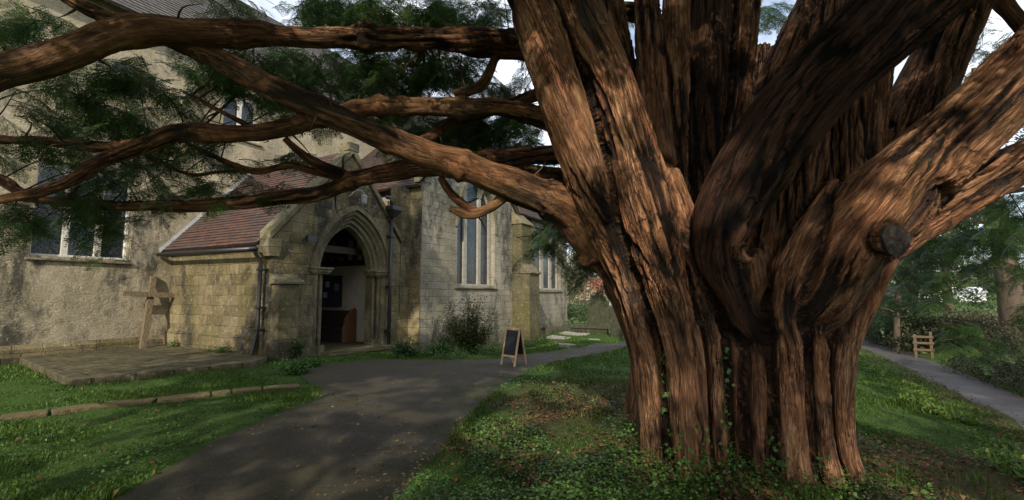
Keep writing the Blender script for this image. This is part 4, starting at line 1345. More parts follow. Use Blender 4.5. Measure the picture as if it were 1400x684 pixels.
for k, ang in enumerate(np.radians([18, 48, 75, 100, 125, 145])):       # buttresses round the back
    ca, sa = math.cos(ang), math.sin(ang)
    R0 = 0.86
    pts = [(CX + ca * (R0 + .12), CY + sa * (R0 + .05), -0.3, 0.36), (CX + ca * R0, CY + sa * R0, 0.5, 0.28), (CX + ca * R0 * 0.95, CY + sa * R0 * 0.95, 1.4, 0.27),
           (CX + ca * R0 * 1.1, CY + sa * R0 * 1.1, 2.4, 0.25), (CX + ca * 1.6, CY + sa * 1.6, 3.8, 0.2), (CX + ca * 2.3, CY + sa * 2.3, 5.4, 0.15)]
    tubes.append((spline(pts, 0.05), 0.1))


def bark_disp(q, seed, amp=1.0, low_=0.0):
    """stringy fibre relief; q in metres (two across, one along). returns displacement (m) and ridge factor 0..1"""
    q = np.asarray(q, float)
    tw = 0.35 * q[:, 2] + 0.6 * (fbm(np.stack([q[:, 2] * 0.8, q[:, 0] * 1.5, q[:, 1] * 1.5], -1), 2, seed + 3) - 0.5)
    c, s = np.cos(tw), np.sin(tw)
    x, y = q[:, 0] * c - q[:, 1] * s, q[:, 0] * s + q[:, 1] * c
    z = q[:, 2]
    o = seed * 13.7
    low = fbm(np.stack([x * 4 + o, y * 4, z * 1.1], -1), 2, seed) - 0.5
    wob = 0.35 * (fbm(np.stack([x * 9, y * 9, z * 6 + o], -1), 2, seed + 21) - 0.5)
    n1 = vnoise(np.stack([x * 13 + o + wob, y * 13 + wob, z * 1.25], -1), seed + 11)
    n2 = vnoise(np.stack([x * 27 + wob, y * 27 + o + wob, z * 2.6], -1), seed + 12)
    c1 = np.exp(-((2 * n1 - 1) / 0.20) ** 2)
    c2 = np.exp(-((2 * n2 - 1) / 0.22) ** 2)
    pl = fbm(np.stack([x * 24, y * 24, z * 5 + o], -1), 3, seed + 15)
    st = (vnoise(np.stack([x * 11 + 3 * wob, y * 11 + o, z * 2.2], -1), seed + 17) * 5.0) % 1.0      # torn plates, each lapping the next
    patch = fbm(np.stack([x * 3, y * 3, z * 1.4 + o], -1), 2, seed + 31)
    k1 = (0.30 + 1.1 * sst(patch, 0.35, 0.65)) * (1 - 0.45 * low_)
    rid = np.clip(0.78 - 0.62 * c1 * k1 - 0.36 * c2 * k1 + 0.5 * (pl - 0.5) + 0.28 * (st - 0.5), 0, 1)
    return amp * (low * 0.075 - 0.030 * c1 * k1 - 0.012 * c2 * k1 + (st - 0.5) * 0.013 * k1 + (pl - 0.5) * 0.014), rid


yew = empty('yew_tree', (CX, CY, 0.0))
tag(yew, 'huge ancient yew with fluted red-brown trunk and spreading low branches', 'tree')
yinv = Matrix.Translation((-CX, -CY, 0))

VV, QQ, off = [], [], 0
for S, tone in tubes:
    seg = 26
    V, Q, bk = tube_arrays(S, seg)
    VV.append(V)
    QQ.append(Q + off)
    off += len(V)
V, Q = np.vstack(VV), np.vstack(QQ)
bm = bmesh.new()
vs = [bm.verts.new(v) for v in V]
for q in Q.tolist():
    ids = list(dict.fromkeys(q))
    try:
        bm.faces.new([vs[k] for k in ids])
    except ValueError:
        pass
bmesh.ops.recalc_face_normals(bm, faces=bm.faces)
raw = bpy.data.meshes.new('trunk_raw')
bm.to_mesh(raw)
bm.free()
tmp = bpy.data.objects.new('trunk_raw', raw)
col.objects.link(tmp)
md = tmp.modifiers.new('r', 'REMESH')
md.mode, md.voxel_size, md.adaptivity = 'VOXEL', 0.0105, 0.0
md2 = tmp.modifiers.new('s', 'SMOOTH')
md2.factor, md2.iterations = 0.5, 5
dg = bpy.context.evaluated_depsgraph_get()
ev = tmp.evaluated_get(dg)
tme = bpy.data.meshes.new_from_object(ev)
bpy.data.objects.remove(tmp)
bpy.data.meshes.remove(raw)
nv = len(tme.vertices)
co = np.empty(nv * 3, np.float32)
tme.vertices.foreach_get('co', co)
co = co.reshape(-1, 3).astype(float)
no = np.empty(nv * 3, np.float32)
tme.vertices.foreach_get('normal', no)
no = no.reshape(-1, 3).astype(float)
# signed distance to each limb: nearest limb owns the vertex
best = np.full(nv, 1e9)
second = np.full(nv, 1e9)
own_q = np.zeros((nv, 3))
own_t = np.zeros(nv)
own_id = np.zeros(nv, int)
for ti, (S, tone) in enumerate(tubes):
    lo, hi = S[:, :3].min(0) - 0.9, S[:, :3].max(0) + 0.9
    idx = np.where(np.all((co > lo) & (co < hi), axis=1))[0]
    if not len(idx):
        continue
    T, N_, B_ = frames(S[:, :3])
    s = np.concatenate([[0], np.cumsum(np.linalg.norm(np.diff(S[:, :3], axis=0), axis=1))])
    for ch in np.array_split(idx, max(1, len(idx) // 40000)):
        d2 = ((co[ch][:, None, :] - S[None, :, :3]) ** 2).sum(-1)
        j = np.argmin(d2, 1)
        dvec = co[ch] - S[j, :3]
        dist = np.sqrt(d2[np.arange(len(ch)), j]) - S[j, 3]
        b = best[ch]
        m = dist < b
        second[ch] = np.where(m, b, np.minimum(second[ch], dist))
        best[ch] = np.minimum(b, dist)
        q = np.stack([(dvec * N_[j]).sum(1), (dvec * B_[j]).sum(1), s[j] + (dvec * T[j]).sum(1)], -1)
        own_q[ch[m]] = q[m]
        own_t[ch[m]] = tone
        own_id[ch[m]] = ti
own_q = own_q + np.stack([own_id * 3.1, own_id * 1.7, own_id * 5.3], -1) * 0
disp = np.zeros(nv)
bf = np.zeros(nv)
for ti in range(len(tubes)):
    m = own_id == ti
    if m.any():
        disp[m], bf[m] = bark_disp(own_q[m], ti + 1, 1.0, 1 - sst(co[m, 2], 0.9, 1.9))
gap = second - best
crev = np.exp(-(gap / (0.03 + 0.016 * (1 - sst(co[:, 2], 1.2, 2.2)))) ** 2)
isstub = (own_id == len(TR) - 1)
co2 = co + no * (disp * (1 - 0.5 * isstub) - (0.055 + 0.03 * (1 - sst(co[:, 2], 1.2, 2.2))) * crev * (1 - isstub))[:, None]
rvec = co2 - np.array([CX, CY, 0])
rvec[:, 2] = 0
rl_ = np.linalg.norm(rvec, axis=1)[:, None] + 1e-6
fl_ = np.exp(-np.maximum(co2[:, 2], 0) / 0.16) * (0.02 + 0.06 * fbm(np.stack([np.arctan2(rvec[:, 1], rvec[:, 0]) * 2.2, 0 * rl_[:, 0], 0 * rl_[:, 0]], -1), 2, 91))
co2 = co2 + rvec / rl_ * fl_[:, None]
tme.vertices.foreach_set('co', (co2 - np.array([CX, CY, 0])).astype(np.float32).ravel())
own_q[:, 0] += own_id * 0.37
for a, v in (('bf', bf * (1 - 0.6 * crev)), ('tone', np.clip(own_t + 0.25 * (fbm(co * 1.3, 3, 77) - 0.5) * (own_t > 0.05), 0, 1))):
    tme.attributes.new(a, 'FLOAT', 'POINT').data.foreach_set('value', v.astype(np.float32))
tme.attributes.new('bk', 'FLOAT_VECTOR', 'POINT').data.foreach_set('vector', own_q.astype(np.float32).ravel())
tme.polygons.foreach_set('use_smooth', np.ones(len(tme.polygons), dtype=bool))
tme.materials.clear()
tme.name = 'trunk'
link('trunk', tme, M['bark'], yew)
print('trunk verts', nv)

# sawn face of the stub
S = tubes[len(TR) - 1][0]
T, N_, B_ = frames(S[:, :3])
ctr = S[-1, :3] + T[-1] * 0.035
rr_ = S[-1, 3]
ang = np.linspace(0, 2 * math.pi, 40, endpoint=False)
rad = rr_ * 0.95 * (1.0 + 0.09 * np.sin(ang * 2 + 1) + 0.07 * np.sin(3 * ang))
mbv = [ctr + r * (math.cos(a) * N_[-1] + math.sin(a) * B_[-1]) - np.array([CX, CY, 0]) for a, r in zip(ang, rad)]
bmv = [p - T[-1] * 0.035 for p in mbv]
Vs = np.array(mbv + bmv + [ctr - np.array([CX, CY, 0]) + T[-1] * 0.006])
fq = [[k, (k + 1) % 40, 80, 80] for k in range(40)]
bm = bmesh.new()
vs = [bm.verts.new(v) for v in Vs]
for k in range(40):
    bm.faces.new([vs[k], vs[(k + 1) % 40], vs[80]])
    bm.faces.new([vs[40 + k], vs[40 + (k + 1) % 40], vs[(k + 1) % 40], vs[k]])
bmesh.ops.recalc_face_normals(bm, faces=bm.faces)
me = bpy.data.meshes.new('sawn_stub')
bm.to_mesh(me)
bm.free()
so_ = link('sawn_stub', me, M['cut'], yew)
so_['label'] = 'grey sawn-off branch end on the right of the trunk'

# ---- long low branches
BR = [
    [(-820, 210, 2.75, 3), (-620, 235, 2.8, 10), (-420, 215, 2.85, 16), (-280, 185, 2.95, 20), (-160, 150, 3.1, 23), (-60, 122, 3.2, 23), (0, 101, 3.3, 22.5), (60, 86, 3.4, 22), (120, 62, 3.5, 21.5), (185, 43, 3.65, 20.5), (260, 45, 3.8, 19), (330, 49, 3.95, 18), (400, 50, 4.1, 17), (480, 52, 4.3, 16.5), (560, 52, 4.5, 16), (640, 52, 4.7, 15), (720, 54, 4.9, 16), (800, 80, 5.0, 18)],
    [(-330, -190, 3.7, 2), (-200, -150, 3.7, 5), (-80, -90, 3.72, 8), (20, -38, 3.75, 10), (95, -2, 3.8, 11), (140, 20, 3.82, 12), (205, 42, 3.86, 13), (280, 70, 3.9, 14), (350, 108, 3.95, 15.5), (430, 148, 4.0, 17), (500, 178, 4.05, 18), (560, 201, 4.1, 19), (600, 215, 4.15, 20), (660, 236, 4.25, 22), (720, 262, 4.38, 25), (780, 292, 4.55, 30), (830, 345, 4.75, 32)],
    [(-360, 330, 3.9, 1.5), (-240, 312, 4.0, 4), (-120, 292, 4.1, 6), (-20, 276, 4.15, 7), (60, 262, 4.2, 8), (100, 247, 4.25, 9), (150, 216, 4.3, 10), (215, 190, 4.35, 12), (250, 183, 4.4, 13), (350, 180, 4.5, 13), (430, 164, 4.6, 13), (500, 151, 4.7, 13.5), (560, 144, 4.75, 14), (620, 145, 4.8, 14.5), (700, 151, 4.85, 15.5), (770, 166, 4.9, 18), (830, 195, 5.0, 20)],
    [(-300, 270, 5.0, 1), (-200, 258, 5.0, 3.5), (-120, 262, 5.0, 5), (0, 270, 5.0, 5), (60, 275, 5.0, 6), (170, 283, 5.0, 7), (270, 280, 5.0, 8), (350, 275, 5.05, 9), (430, 263, 5.1, 10.5), (490, 245, 5.15, 12), (550, 231, 5.2, 13), (600, 228, 5.25, 13), (680, 218, 5.25, 13), (740, 212, 5.3, 13), (800, 216, 5.3, 16), (860, 250, 5.3, 20)],
    [(500, 185, 5.0, 4), (530, 207, 5.0, 6), (555, 206, 5.0, 7), (585, 189, 5.0, 8), (612, 169, 5.05, 8.5), (660, 153, 5.05, 9), (745, 127, 5.1, 10), (810, 120, 5.15, 12)],
    [(622, 131, 5.0, 6), (655, 118, 5.0, 7), (668, 97, 5.0, 7), (676, 80, 5.0, 6.5), (690, 72, 5.0, 7)],
    [(580, 58, 5.0, 6), (615, 65, 5.0, 7), (660, 70, 5.0, 9), (715, 73, 5.0, 11), (790, 90, 5.0, 13)],
    [(615, 285, 4.42, 3.5), (632, 291, 4.4, 6), (650, 292, 4.38, 6.5), (672, 285, 4.36, 7), (690, 271, 4.36, 7.5), (716, 256, 4.4, 10)],
    [(603, 244, 4.5, 5), (612, 258, 4.48, 6), (625, 271, 4.45, 6.5), (640, 282, 4.42, 7), (652, 288, 4.4, 7)],
    [(390, 189, 4.6, 4), (415, 212, 4.75, 5.5), (440, 228, 4.9, 7), (462, 238, 5.05, 8), (490, 246, 5.15, 10)],
    [(255, 195, 5.0, 3), (300, 217, 5.0, 4), (350, 234, 5.0, 5), (395, 227, 5.0, 5), (425, 234, 5.0, 6), (470, 241, 5.1, 7)],
    [(262, 130, 4.4, 2.5), (300, 152, 4.45, 3), (350, 176, 4.5, 4), (380, 178, 4.55, 6)],
    [(-260, 200, 4.5, 1), (-170, 190, 4.5, 3.5), (-80, 188, 4.5, 5), (0, 192, 4.5, 5.5), (60, 193, 4.48, 6.5), (150, 200, 4.42, 7.5), (200, 195, 4.38, 9)],
    [(-230, 170, 4.4, 1.5), (-130, 200, 4.35, 5), (-40, 232, 4.3, 7), (0, 246, 4.28, 7), (30, 262, 4.26, 6), (50, 265, 4.24, 7)],
    [(200, 215, 5.05, 2.2), (260, 238, 5.05, 3), (300, 236, 5.0, 3), (350, 234, 5.0, 4.5)],
    [(540, 230, 5.2, 5), (640, 238, 5.25, 9), (720, 238, 5.3, 13), (780, 246, 5.3, 16), (840, 280, 5.3, 20)],
    [(1240, 215, 5.9, 10), (1290, 212, 5.8, 10), (1335, 190, 5.6, 10), (1420, 150, 5.4, 12)],
    [(1345, -30, 4.8, 9), (1375, 12, 4.7, 9), (1420, 55, 4.6, 10)],
    [(800, 30, 5.6, 12), (855, 15, 5.5, 12), (905, 40, 5.4, 14)],
]
BRS = []
for k, rows in enumerate(BR):
    S = spline(PP(rows), 0.022)
    rj = np.array([vnoise(np.array([[s_ * 0.12, k * 3.3, 1.7]]), 5)[0] for s_ in range(len(S))])
    jit = np.stack([fbm(np.stack([np.arange(len(S)) * 0.05, np.full(len(S), k * 5.0 + q), np.zeros(len(S))], -1), 2, 9) - 0.5 for q in range(3)], -1)
    S[:, :3] += jit * np.minimum(S[:, 3:4] * 0.8, 0.05)
    S[:, 3] *= 0.90 + 0.22 * rj
    for kn in range(max(1, len(S) // 45)):
        S[:, 3] *= 1 + rnd.uniform(0.08, 0.28) * np.exp(-((np.arange(len(S)) - rnd.uniform(0, len(S))) / rnd.uniform(1.5, 4)) ** 2)
    BRS.append(S)
    big = S[:, 3].max() > 0.06
    seg = 40 if big else 14
    V, Q, bk = tube_arrays(S, seg, True)
    nn = V[:len(bk)] - np.repeat(S[:, :3], seg, 0)
    rl = np.linalg.norm(nn, axis=1)[:, None]
    q = bk.copy()
    dd, bf_ = bark_disp(q, 40 + k, 1.0)
    sc = np.clip(rl[:, 0] / 0.16, 0.12, 0.8)
    V[:len(bk)] += nn / rl * (dd * sc)[:, None]
    z2 = np.zeros(2)
    bm = np_mesh('branch', V - np.array([CX, CY, 0]), Q[:-2 * seg], {'bf': np.concatenate([bf_, z2]), 'tone': np.concatenate([0.12 * np.ones(len(bf_)), z2]), 'bk': np.vstack([bk + np.array([k * 0.7, 0, 0]), np.zeros((2, 3))])}, True)
    link('branch', bm, M['limbbark'], yew)


# ---- foliage: sprays of needles on hanging twigs
def spray_template(r, nshoot=7, ndl=10, L=0.26, nl=0.036, nw=0.0115):
    tri = []
    def shoot(p, d, up, ln, cnt):
        side = np.cross(d, up)
        side /= np.linalg.norm(side)
        for j in range(cnt):
            t = (j + 0.6) / cnt
            b = p + d * ln * t - np.array([0, 0, 1]) * ln * 0.22 * t * t
            for s in (-1, 1):
                dirn = side * s * (0.9 + 0.2 * r.random()) + d * (0.55 + 0.3 * r.random()) + up * r.uniform(-0.25, 0.35)
                dirn /= np.linalg.norm(dirn)
                l_ = nl * r.uniform(0.75, 1.25) * (1.0 - 0.35 * t)
                w_ = np.cross(dirn, up)
                w_ /= np.linalg.norm(w_)
                tri.append([b, b + dirn * l_ * 0.5 + w_ * nw / 2, b + dirn * l_, b + dirn * l_ * 0.5 - w_ * nw / 2])
    up = np.array([0, 0, 1.0])
    ax = np.array([1.0, 0, 0])
    shoot(np.zeros(3), ax, up, L, ndl + 4)
    for k in range(nshoot):
        t = (k + 0.7) / (nshoot + 0.5)
        s = 1 if k % 2 else -1
        d = np.array([0.75, s * 0.75, r.uniform(-0.25, 0.15)])
        d /= np.linalg.norm(d)
        shoot(np.array([L * t, 0, -L * 0.22 * t * t]), d, up, L * 0.62 * (1.15 - t), max(4, int(ndl * (1.15 - t))))
    return np.array(tri)


TEMPL = [spray_template(random.Random(k)) for k in range(5)]
COARSE = [spray_template(random.Random(20 + k), 5, 5, 0.34, 0.085, 0.03) for k in range(3)]


def place_sprays(P, D, scale, templ, r):
    """P (n,3) positions, D (n,3) directions -> quads"""
    out_v, out_t = [], []
    pick = r.integers(0, len(templ), len(P))
    for k, tp in enumerate(templ):
        m = pick == k
        n = m.sum()
        if n == 0:
            continue
        d = D[m] / np.linalg.norm(D[m], axis=1)[:, None]
        up = np.zeros((n, 3))
        up[:, 2] = 1
        up += r.normal(0, 0.35, (n, 3))
        s = np.cross(up, d)
        s /= np.linalg.norm(s, axis=1)[:, None]
        u_ = np.cross(d, s)
        sc = scale[m][:, None, None, None]
        q = tp[None] * sc
        W_ = q[..., 0:1] * d[:, None, None] + q[..., 1:2] * s[:, None, None] + q[..., 2:3] * u_[:, None, None] + P[m][:, None, None]
        out_v.append(W_.reshape(-1, 3))
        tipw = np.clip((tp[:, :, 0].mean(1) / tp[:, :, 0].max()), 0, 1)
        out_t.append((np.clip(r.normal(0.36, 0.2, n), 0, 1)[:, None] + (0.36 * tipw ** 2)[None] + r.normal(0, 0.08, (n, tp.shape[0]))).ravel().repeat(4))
    return np.vstack(out_v), np.clip(np.concatenate(out_t), 0, 1)


FZ = [  # px centre, py centre, half w, half h, depth min, max, twigs, mean length
    (40, 45, 60, 35, 4.2, 6.5, 22, 0.5), (30, 20, 90, 30, 4.5, 6, 12, 0.5),
    (150, 95, 80, 30, 4.2, 6.0, 24, 0.5), (230, 110, 90, 45, 4.2, 6.5, 34, 0.5), (170, 160, 80, 35, 4.2, 6.0, 27, 0.5),
    (330, 85, 80, 22, 4.4, 6.5, 32, 0.4), (410, 115, 50, 35, 4.8, 7.5, 36, 0.5), (460, 100, 80, 40, 5.2, 7.5, 44, 0.55),
    (60, 195, 90, 30, 4.4, 6.5, 23, 0.5), (180, 215, 90, 25, 4.5, 6.5, 20, 0.5), (60, 150, 60, 25, 4.4, 6.0, 12, 0.5),
    (130, 265, 35, 32, 4.8, 5.6, 15, 0.45), (60, 285, 60, 14, 4.4, 5.4, 18, 0.4), (190, 262, 60, 20, 4.8, 6, 20, 0.45),
    (240, 225, 60, 25, 4.8, 6, 12, 0.45), (145, 305, 14, 22, 4.9, 5.4, 9, 0.3),
    (285, 190, 18, 18, 4.5, 5.2, 6, 0.3), (350, 220, 40, 18, 5.0, 6, 7, 0.35), (290, 250, 30, 12, 5.0, 5.6, 9, 0.35), (340, 255, 40, 12, 5.0, 5.6, 10, 0.3), (415, 195, 20, 15, 5, 5.6, 5, 0.3),
    (450, 12, 60, 22, 4.8, 7.0, 30, 0.5), (540, 15, 70, 22, 4.8, 7.5, 40, 0.5), (630, 15, 50, 25, 5, 7.5, 26, 0.5), (590, 35, 60, 15, 5.2, 7.5, 16, 0.45), (330, 5, 40, 12, 4.6, 6, 8, 0.4),
    (540, 90, 60, 30, 5.2, 7.5, 36, 0.5), (620, 95, 50, 28, 5.2, 7.5, 34, 0.5), (600, 165, 60, 30, 5.6, 8.0, 40, 0.5), (690, 120, 30, 40, 5.5, 7.5, 22, 0.5), (690, 185, 40, 22, 5.5, 7.5, 24, 0.45), (520, 150, 40, 30, 5.4, 7.5, 18, 0.45), (660, 170, 40, 25, 5.8, 8, 24, 0.45),
    (775, 315, 40, 20, 5.2, 7.5, 26, 0.45), (815, 345, 30, 16, 5.5, 7.5, 22, 0.35), (760, 298, 24, 14, 5.2, 6.5, 14, 0.35), (795, 368, 24, 8, 6, 7.5, 6, 0.25), (700, 235, 30, 12, 5.5, 7, 8, 0.35), (830, 375, 15, 12, 6, 7.5, 6, 0.3),
    (-150, 120, 90, 60, 4.0, 5.6, 40, 0.5), (-160, 230, 90, 50, 4.0, 5.4, 36, 0.5), (-280, 170, 110, 70, 3.6, 5.2, 46, 0.55), (-480, 200, 120, 60, 3.0, 4.4, 36, 0.5), (1480, 180, 60, 70, 4.8, 8, 44, 0.55), (1480, 330, 70, 60, 5.6, 9, 40, 0.55), (1620, 120, 90, 60, 4.8, 7, 44, 0.55), (1800, 80, 130, 70, 4.6, 6.5, 44, 0.55), (1045, 25, 40, 35, 6.0, 8.5, 20, 0.45), (1370, 70, 40, 40, 5.6, 8, 34, 0.5), (1340, 110, 30, 30, 5.8, 8, 18, 0.45), (1385, 150, 30, 25, 5.8, 8, 14, 0.45), (835, 25, 20, 30, 6, 8, 12, 0.4), (1225, 130, 12, 15, 6.5, 8, 8, 0.3), (955, 20, 30, 20, 6.5, 8, 5, 0.4),
    (1270, 330, 50, 25, 6.0, 9.0, 34, 0.55), (1340, 310, 50, 30, 5.6, 9.0, 44, 0.55), (1390, 300, 40, 40, 5.6, 9.0, 36, 0.55), (1300, 375, 50, 25, 6.5, 9.5, 30, 0.55), (1360, 375, 40, 30, 6.5, 9.5, 26, 0.5), (1240, 365, 30, 25, 6.5, 9, 20, 0.5), (1330, 440, 40, 22, 6.5, 8.5, 18, 0.5), (1390, 440, 30, 30, 6, 8.5, 16, 0.5), (1310, 465, 30, 12, 6.5, 8.0, 7, 0.4), (1215, 395, 20, 25, 7, 9.5, 16, 0.4),
]
frng = np.random.default_rng(5)
SP, SD, SS, TWV, TWQ, two = [], [], [], [], [], 0
twig_pts = []
allbr = np.vstack(BRS)[:, :3]
for (cx, cy, hw_, hh_, d0, d1, n, ml) in FZ:
    for q in range(int(n * (0.85 if 425 < cx < 720 else 0.64 if cx < 900 else (0.55 if cy < 350 else 0.3)))):
        px, py = cx + frng.uniform(-1, 1) * hw_, cy + frng.normal(0, 0.55) * hh_
        d = frng.uniform(d0, d1)
        p = dep(px, py, d)
        L = ml * frng.uniform(0.6, 1.5) * (0.85 + 0.05 * d)
        az = frng.uniform(0, 2 * math.pi)
        dirn = np.array([math.cos(az), math.sin(az) * 0.8, frng.uniform(-0.35, 0.25)])
        dirn /= np.linalg.norm(dirn)
        p = p - dirn * L * 0.5
        m = 7
        pts = []
        dd = dirn.copy()
        pp = p.copy()
        for j in range(m):
            pts.append((*pp, 0.006 * (1 - 0.75 * j / m)))
            pp = pp + dd * L / (m - 1)
            dd = dd + np.array([0, 0, -0.16]) + frng.normal(0, 0.08, 3)
            dd /= np.linalg.norm(dd)
        pts = np.array(pts)
        V, Q, _ = tube_arrays(pts, 4, False)
        TWV.append(V)
        TWQ.append(Q + two)
        two += len(V)
        ns = int(L / 0.05)
        for j in range(ns):
            t = (j + 0.5) / ns * (m - 1)
            k = int(t)
            k = min(k, m - 2)
            c = pts[k, :3] * (1 - t + k) + pts[k + 1, :3] * (t - k)
            td = pts[k + 1, :3] - pts[k, :3]
            td /= np.linalg.norm(td)
            sd = np.cross(td, [0, 0, 1])
            sd /= np.linalg.norm(sd) + 1e-6
            SP.append(c)
            SD.append(td * 0.7 + sd * (1 if j % 2 else -1) * 0.9 + np.array([0, 0, -0.35]) + frng.normal(0, 0.2, 3))
            SS.append(frng.uniform(0.55, 1.15))
SP, SD, SS = np.array(SP), np.array(SD), np.array(SS)
print('sprays', len(SP))
# a few long bare twigs linking the foliage to the branches
for q in range(150):
    c = SP[frng.integers(0, len(SP))]
    dd = np.linalg.norm(allbr - c, axis=1)
    j = int(np.argmin(dd))
    if dd[j] > 2.0 or dd[j] < 0.1:
        continue
    a, b = allbr[j], c
    mid = (a + b) / 2 + frng.normal(0, 0.08, 3) + np.array([0, 0, 0.06])
    S = spline([(*a, 0.011), (*mid, 0.008), (*b, 0.004)], 0.06)
    V, Q, _ = tube_arrays(S, 5, False)
    TWV.append(V)
    TWQ.append(Q + two)
    two += len(V)
for k, S in enumerate(BRS[:16]):
    for q in range(int(len(S) / 22)):
        j = frng.integers(3, len(S) - 3)
        ax = S[j + 1, :3] - S[j - 1, :3]
        ax /= np.linalg.norm(ax)
        d = np.cross(ax, frng.normal(0, 1, 3))
        d /= np.linalg.norm(d)
        L = frng.uniform(0.06, 0.38)
        p0 = S[j, :3] + d * S[j, 3] * 0.7
        p1 = p0 + (d + ax * frng.uniform(-0.6, 0.6)) * L * 0.55
        p2 = p1 + (d * 0.6 + frng.normal(0, 0.5, 3)) * L * 0.55
        rr0 = min(0.012, S[j, 3] * 0.3)
        V, Q, _ = tube_arrays(spline([(*p0, rr0), (*p1, rr0 * 0.6), (*p2, 0.002)], 0.04), 5, False)
        TWV.append(V)
        TWQ.append(Q + two)
        two += len(V)
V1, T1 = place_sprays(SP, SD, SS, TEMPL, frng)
# unseen crown overhead and behind the camera, added to shade and dapple the scene
n2 = 11500
R_ = np.sqrt(frng.random(n2)) * 8.6
A_ = frng.uniform(0, 2 * math.pi, n2)
xx, yy = CX - 0.6 + R_ * np.cos(A_) * 1.05, CY - 1.0 + R_ * np.sin(A_) * 1.0
top_ = 7.6 - 0.04 * R_ ** 2
bot_ = 4.4 + 0.0 * R_
zz = bot_ + (top_ - bot_) * frng.random(n2) ** 0.8
skirt = (R_ > 6.8) & (yy < 1)
zz = np.where(skirt, frng.uniform(2.9, 5.6, n2), zz)
cl = fbm(np.stack([xx * 0.55, yy * 0.55, zz * 0.7], -1), 3, 61)
row = (zz - CH) - np.maximum(yy, 0.01) * 0.70
vis = (yy > -0.6) & (row < 0.25 + 0.12 * np.maximum(yy, 0)) & (np.abs(xx) < 1.35 * np.maximum(yy, 0) + 1.2)
near = np.sqrt(xx ** 2 + yy ** 2 + (zz - CH) ** 2) < 2.0
SX, SY, SZ = sdir
hx, hy = xx - SX * zz / SZ, yy - SY * zz / SZ                          # where each clump's shade falls; gaps are shaped to let sun onto chosen ground
gap_ = np.zeros(n2, bool)
for (gx, gy, ga, gb) in ((1.2, 8.6, 1.7, 1.9), (0.75, 5.6, 1.15, 1.1), (4.9, 7.6, 1.5, 1.4), (6.6, 9.8, 2.2, 2.6), (4.2, 5.2, 0.5, 0.4), (-6.5, 7.6, 2.0, 0.9), (-2.0, 8.6, 1.0, 0.7), (-4.3, 5.3, 0.9, 0.4)):
    gap_ |= ((hx - gx) / ga) ** 2 + ((hy - gy) / gb) ** 2 < 0.75 + 0.5 * frng.random(n2)
gap_ &= frng.random(n2) < 0.9
keep = (cl > 0.39) & ~gap_ & ~vis & ~near
P2 = np.stack([xx, yy, zz], -1)[keep]
tp_ = np.stack([frng.uniform(1.0, 5.2, 2600), np.full(2600, 4.3), frng.uniform(0.2, 5.0, 2600)], -1)
tt_ = (4.3 + frng.uniform(1.2, 4.2, 2600)) / -sdir[1]
P3 = tp_ + np.array(sdir)[None] * tt_[:, None]  # unseen clumps added along the sun rays to keep sun off the trunk
P3 = P3[(fbm(tp_ * np.array([1.3, 0, 1.3]) + 3.3, 2, 66) < 0.53) & (P3[:, 2] > 2.6)]
h3x, h3y = P3[:, 0] - SX * P3[:, 2] / SZ, P3[:, 1] - SY * P3[:, 2] / SZ
g3 = np.zeros(len(P3), bool)
for (gx, gy, ga, gb) in ((1.2, 8.6, 1.7, 1.9), (0.75, 5.6, 1.15, 1.1), (4.9, 7.6, 1.5, 1.4), (6.6, 9.8, 2.2, 2.6), (4.2, 5.2, 0.5, 0.4)):
    g3 |= ((h3x - gx) / ga) ** 2 + ((h3y - gy) / gb) ** 2 < 1
P3 = P3[~g3]
q_ = frng.random((1500, 3))
tq = ORG[None] + UX[None] * (q_[:, 0:1] * 7.2 - 0.2) + NX[None] * 4.8
tq[:, 2] = 1.2 + 5.2 * q_[:, 1]
P4 = tq + np.array(sdir)[None] * ((tq[:, 1] - (1.0 + 4.5 * q_[:, 2])) / -sdir[1])[:, None]  # unseen clumps added along the sun rays to shade porch and chapel
P4 = P4[fbm(tq * 0.8 + 9.1, 3, 68) < 0.52]
P2 = np.vstack([P2, P3, P4])
D2 = frng.normal(0, 1, P2.shape)
D2[:, 2] = D2[:, 2] * 0.3 - 0.25
V2, T2 = place_sprays(P2, D2, frng.uniform(0.9, 1.7, len(P2)), COARSE, frng)
TV, TQ = np.vstack(TWV), np.vstack(TWQ)
LV = np.vstack([V1, V2])
LQ = np.arange(len(LV)).reshape(-1, 4)
AV = np.vstack([LV, TV]) - np.array([CX, CY, 0])
AQ = np.vstack([LQ, TQ + len(LV)])
cme = np_mesh('crown', AV, AQ, {'tint': np.concatenate([T1, T2, np.zeros(len(TV))])}, False, np.concatenate([np.zeros(len(LQ)), np.ones(len(TQ))]))
link('crown', cme, [M['needle'], M['twig']], yew)  # also holds the unseen clumps added for shade
print('crown quads', len(AQ))


# ================================================================== LOW PLANTS, LEAVES, GRASS
def leaves(P, D, L, Wd, fold, r, updir=None):
    """n rhombic leaves -> (verts, quads)"""
    n = len(P)
    d = D / np.linalg.norm(D, axis=1)[:, None]
    up = (np.array([0, 0, 1.0]) + r.normal(0, 0.4, (n, 3))) if updir is None else updir
    s = np.cross(up, d)
    s /= np.linalg.norm(s, axis=1)[:, None] + 1e-9
    u_ = np.cross(d, s)
    L, Wd = np.broadcast_to(L, n)[:, None], np.broadcast_to(Wd, n)[:, None]
    V = np.stack([P, P + d * L * 0.45 + s * Wd / 2 + u_ * L * fold, P + d * L - u_ * L * fold * 0.6, P + d * L * 0.45 - s * Wd / 2 + u_ * L * fold], 1)
    return V.reshape(-1, 3)


def scatter(n, r0, r1, half, r):
    rad = r0 * (r1 / r0) ** r.random(n)
    th = r.uniform(-half, half, n)
    return rad * np.sin(th), rad * np.cos(th)


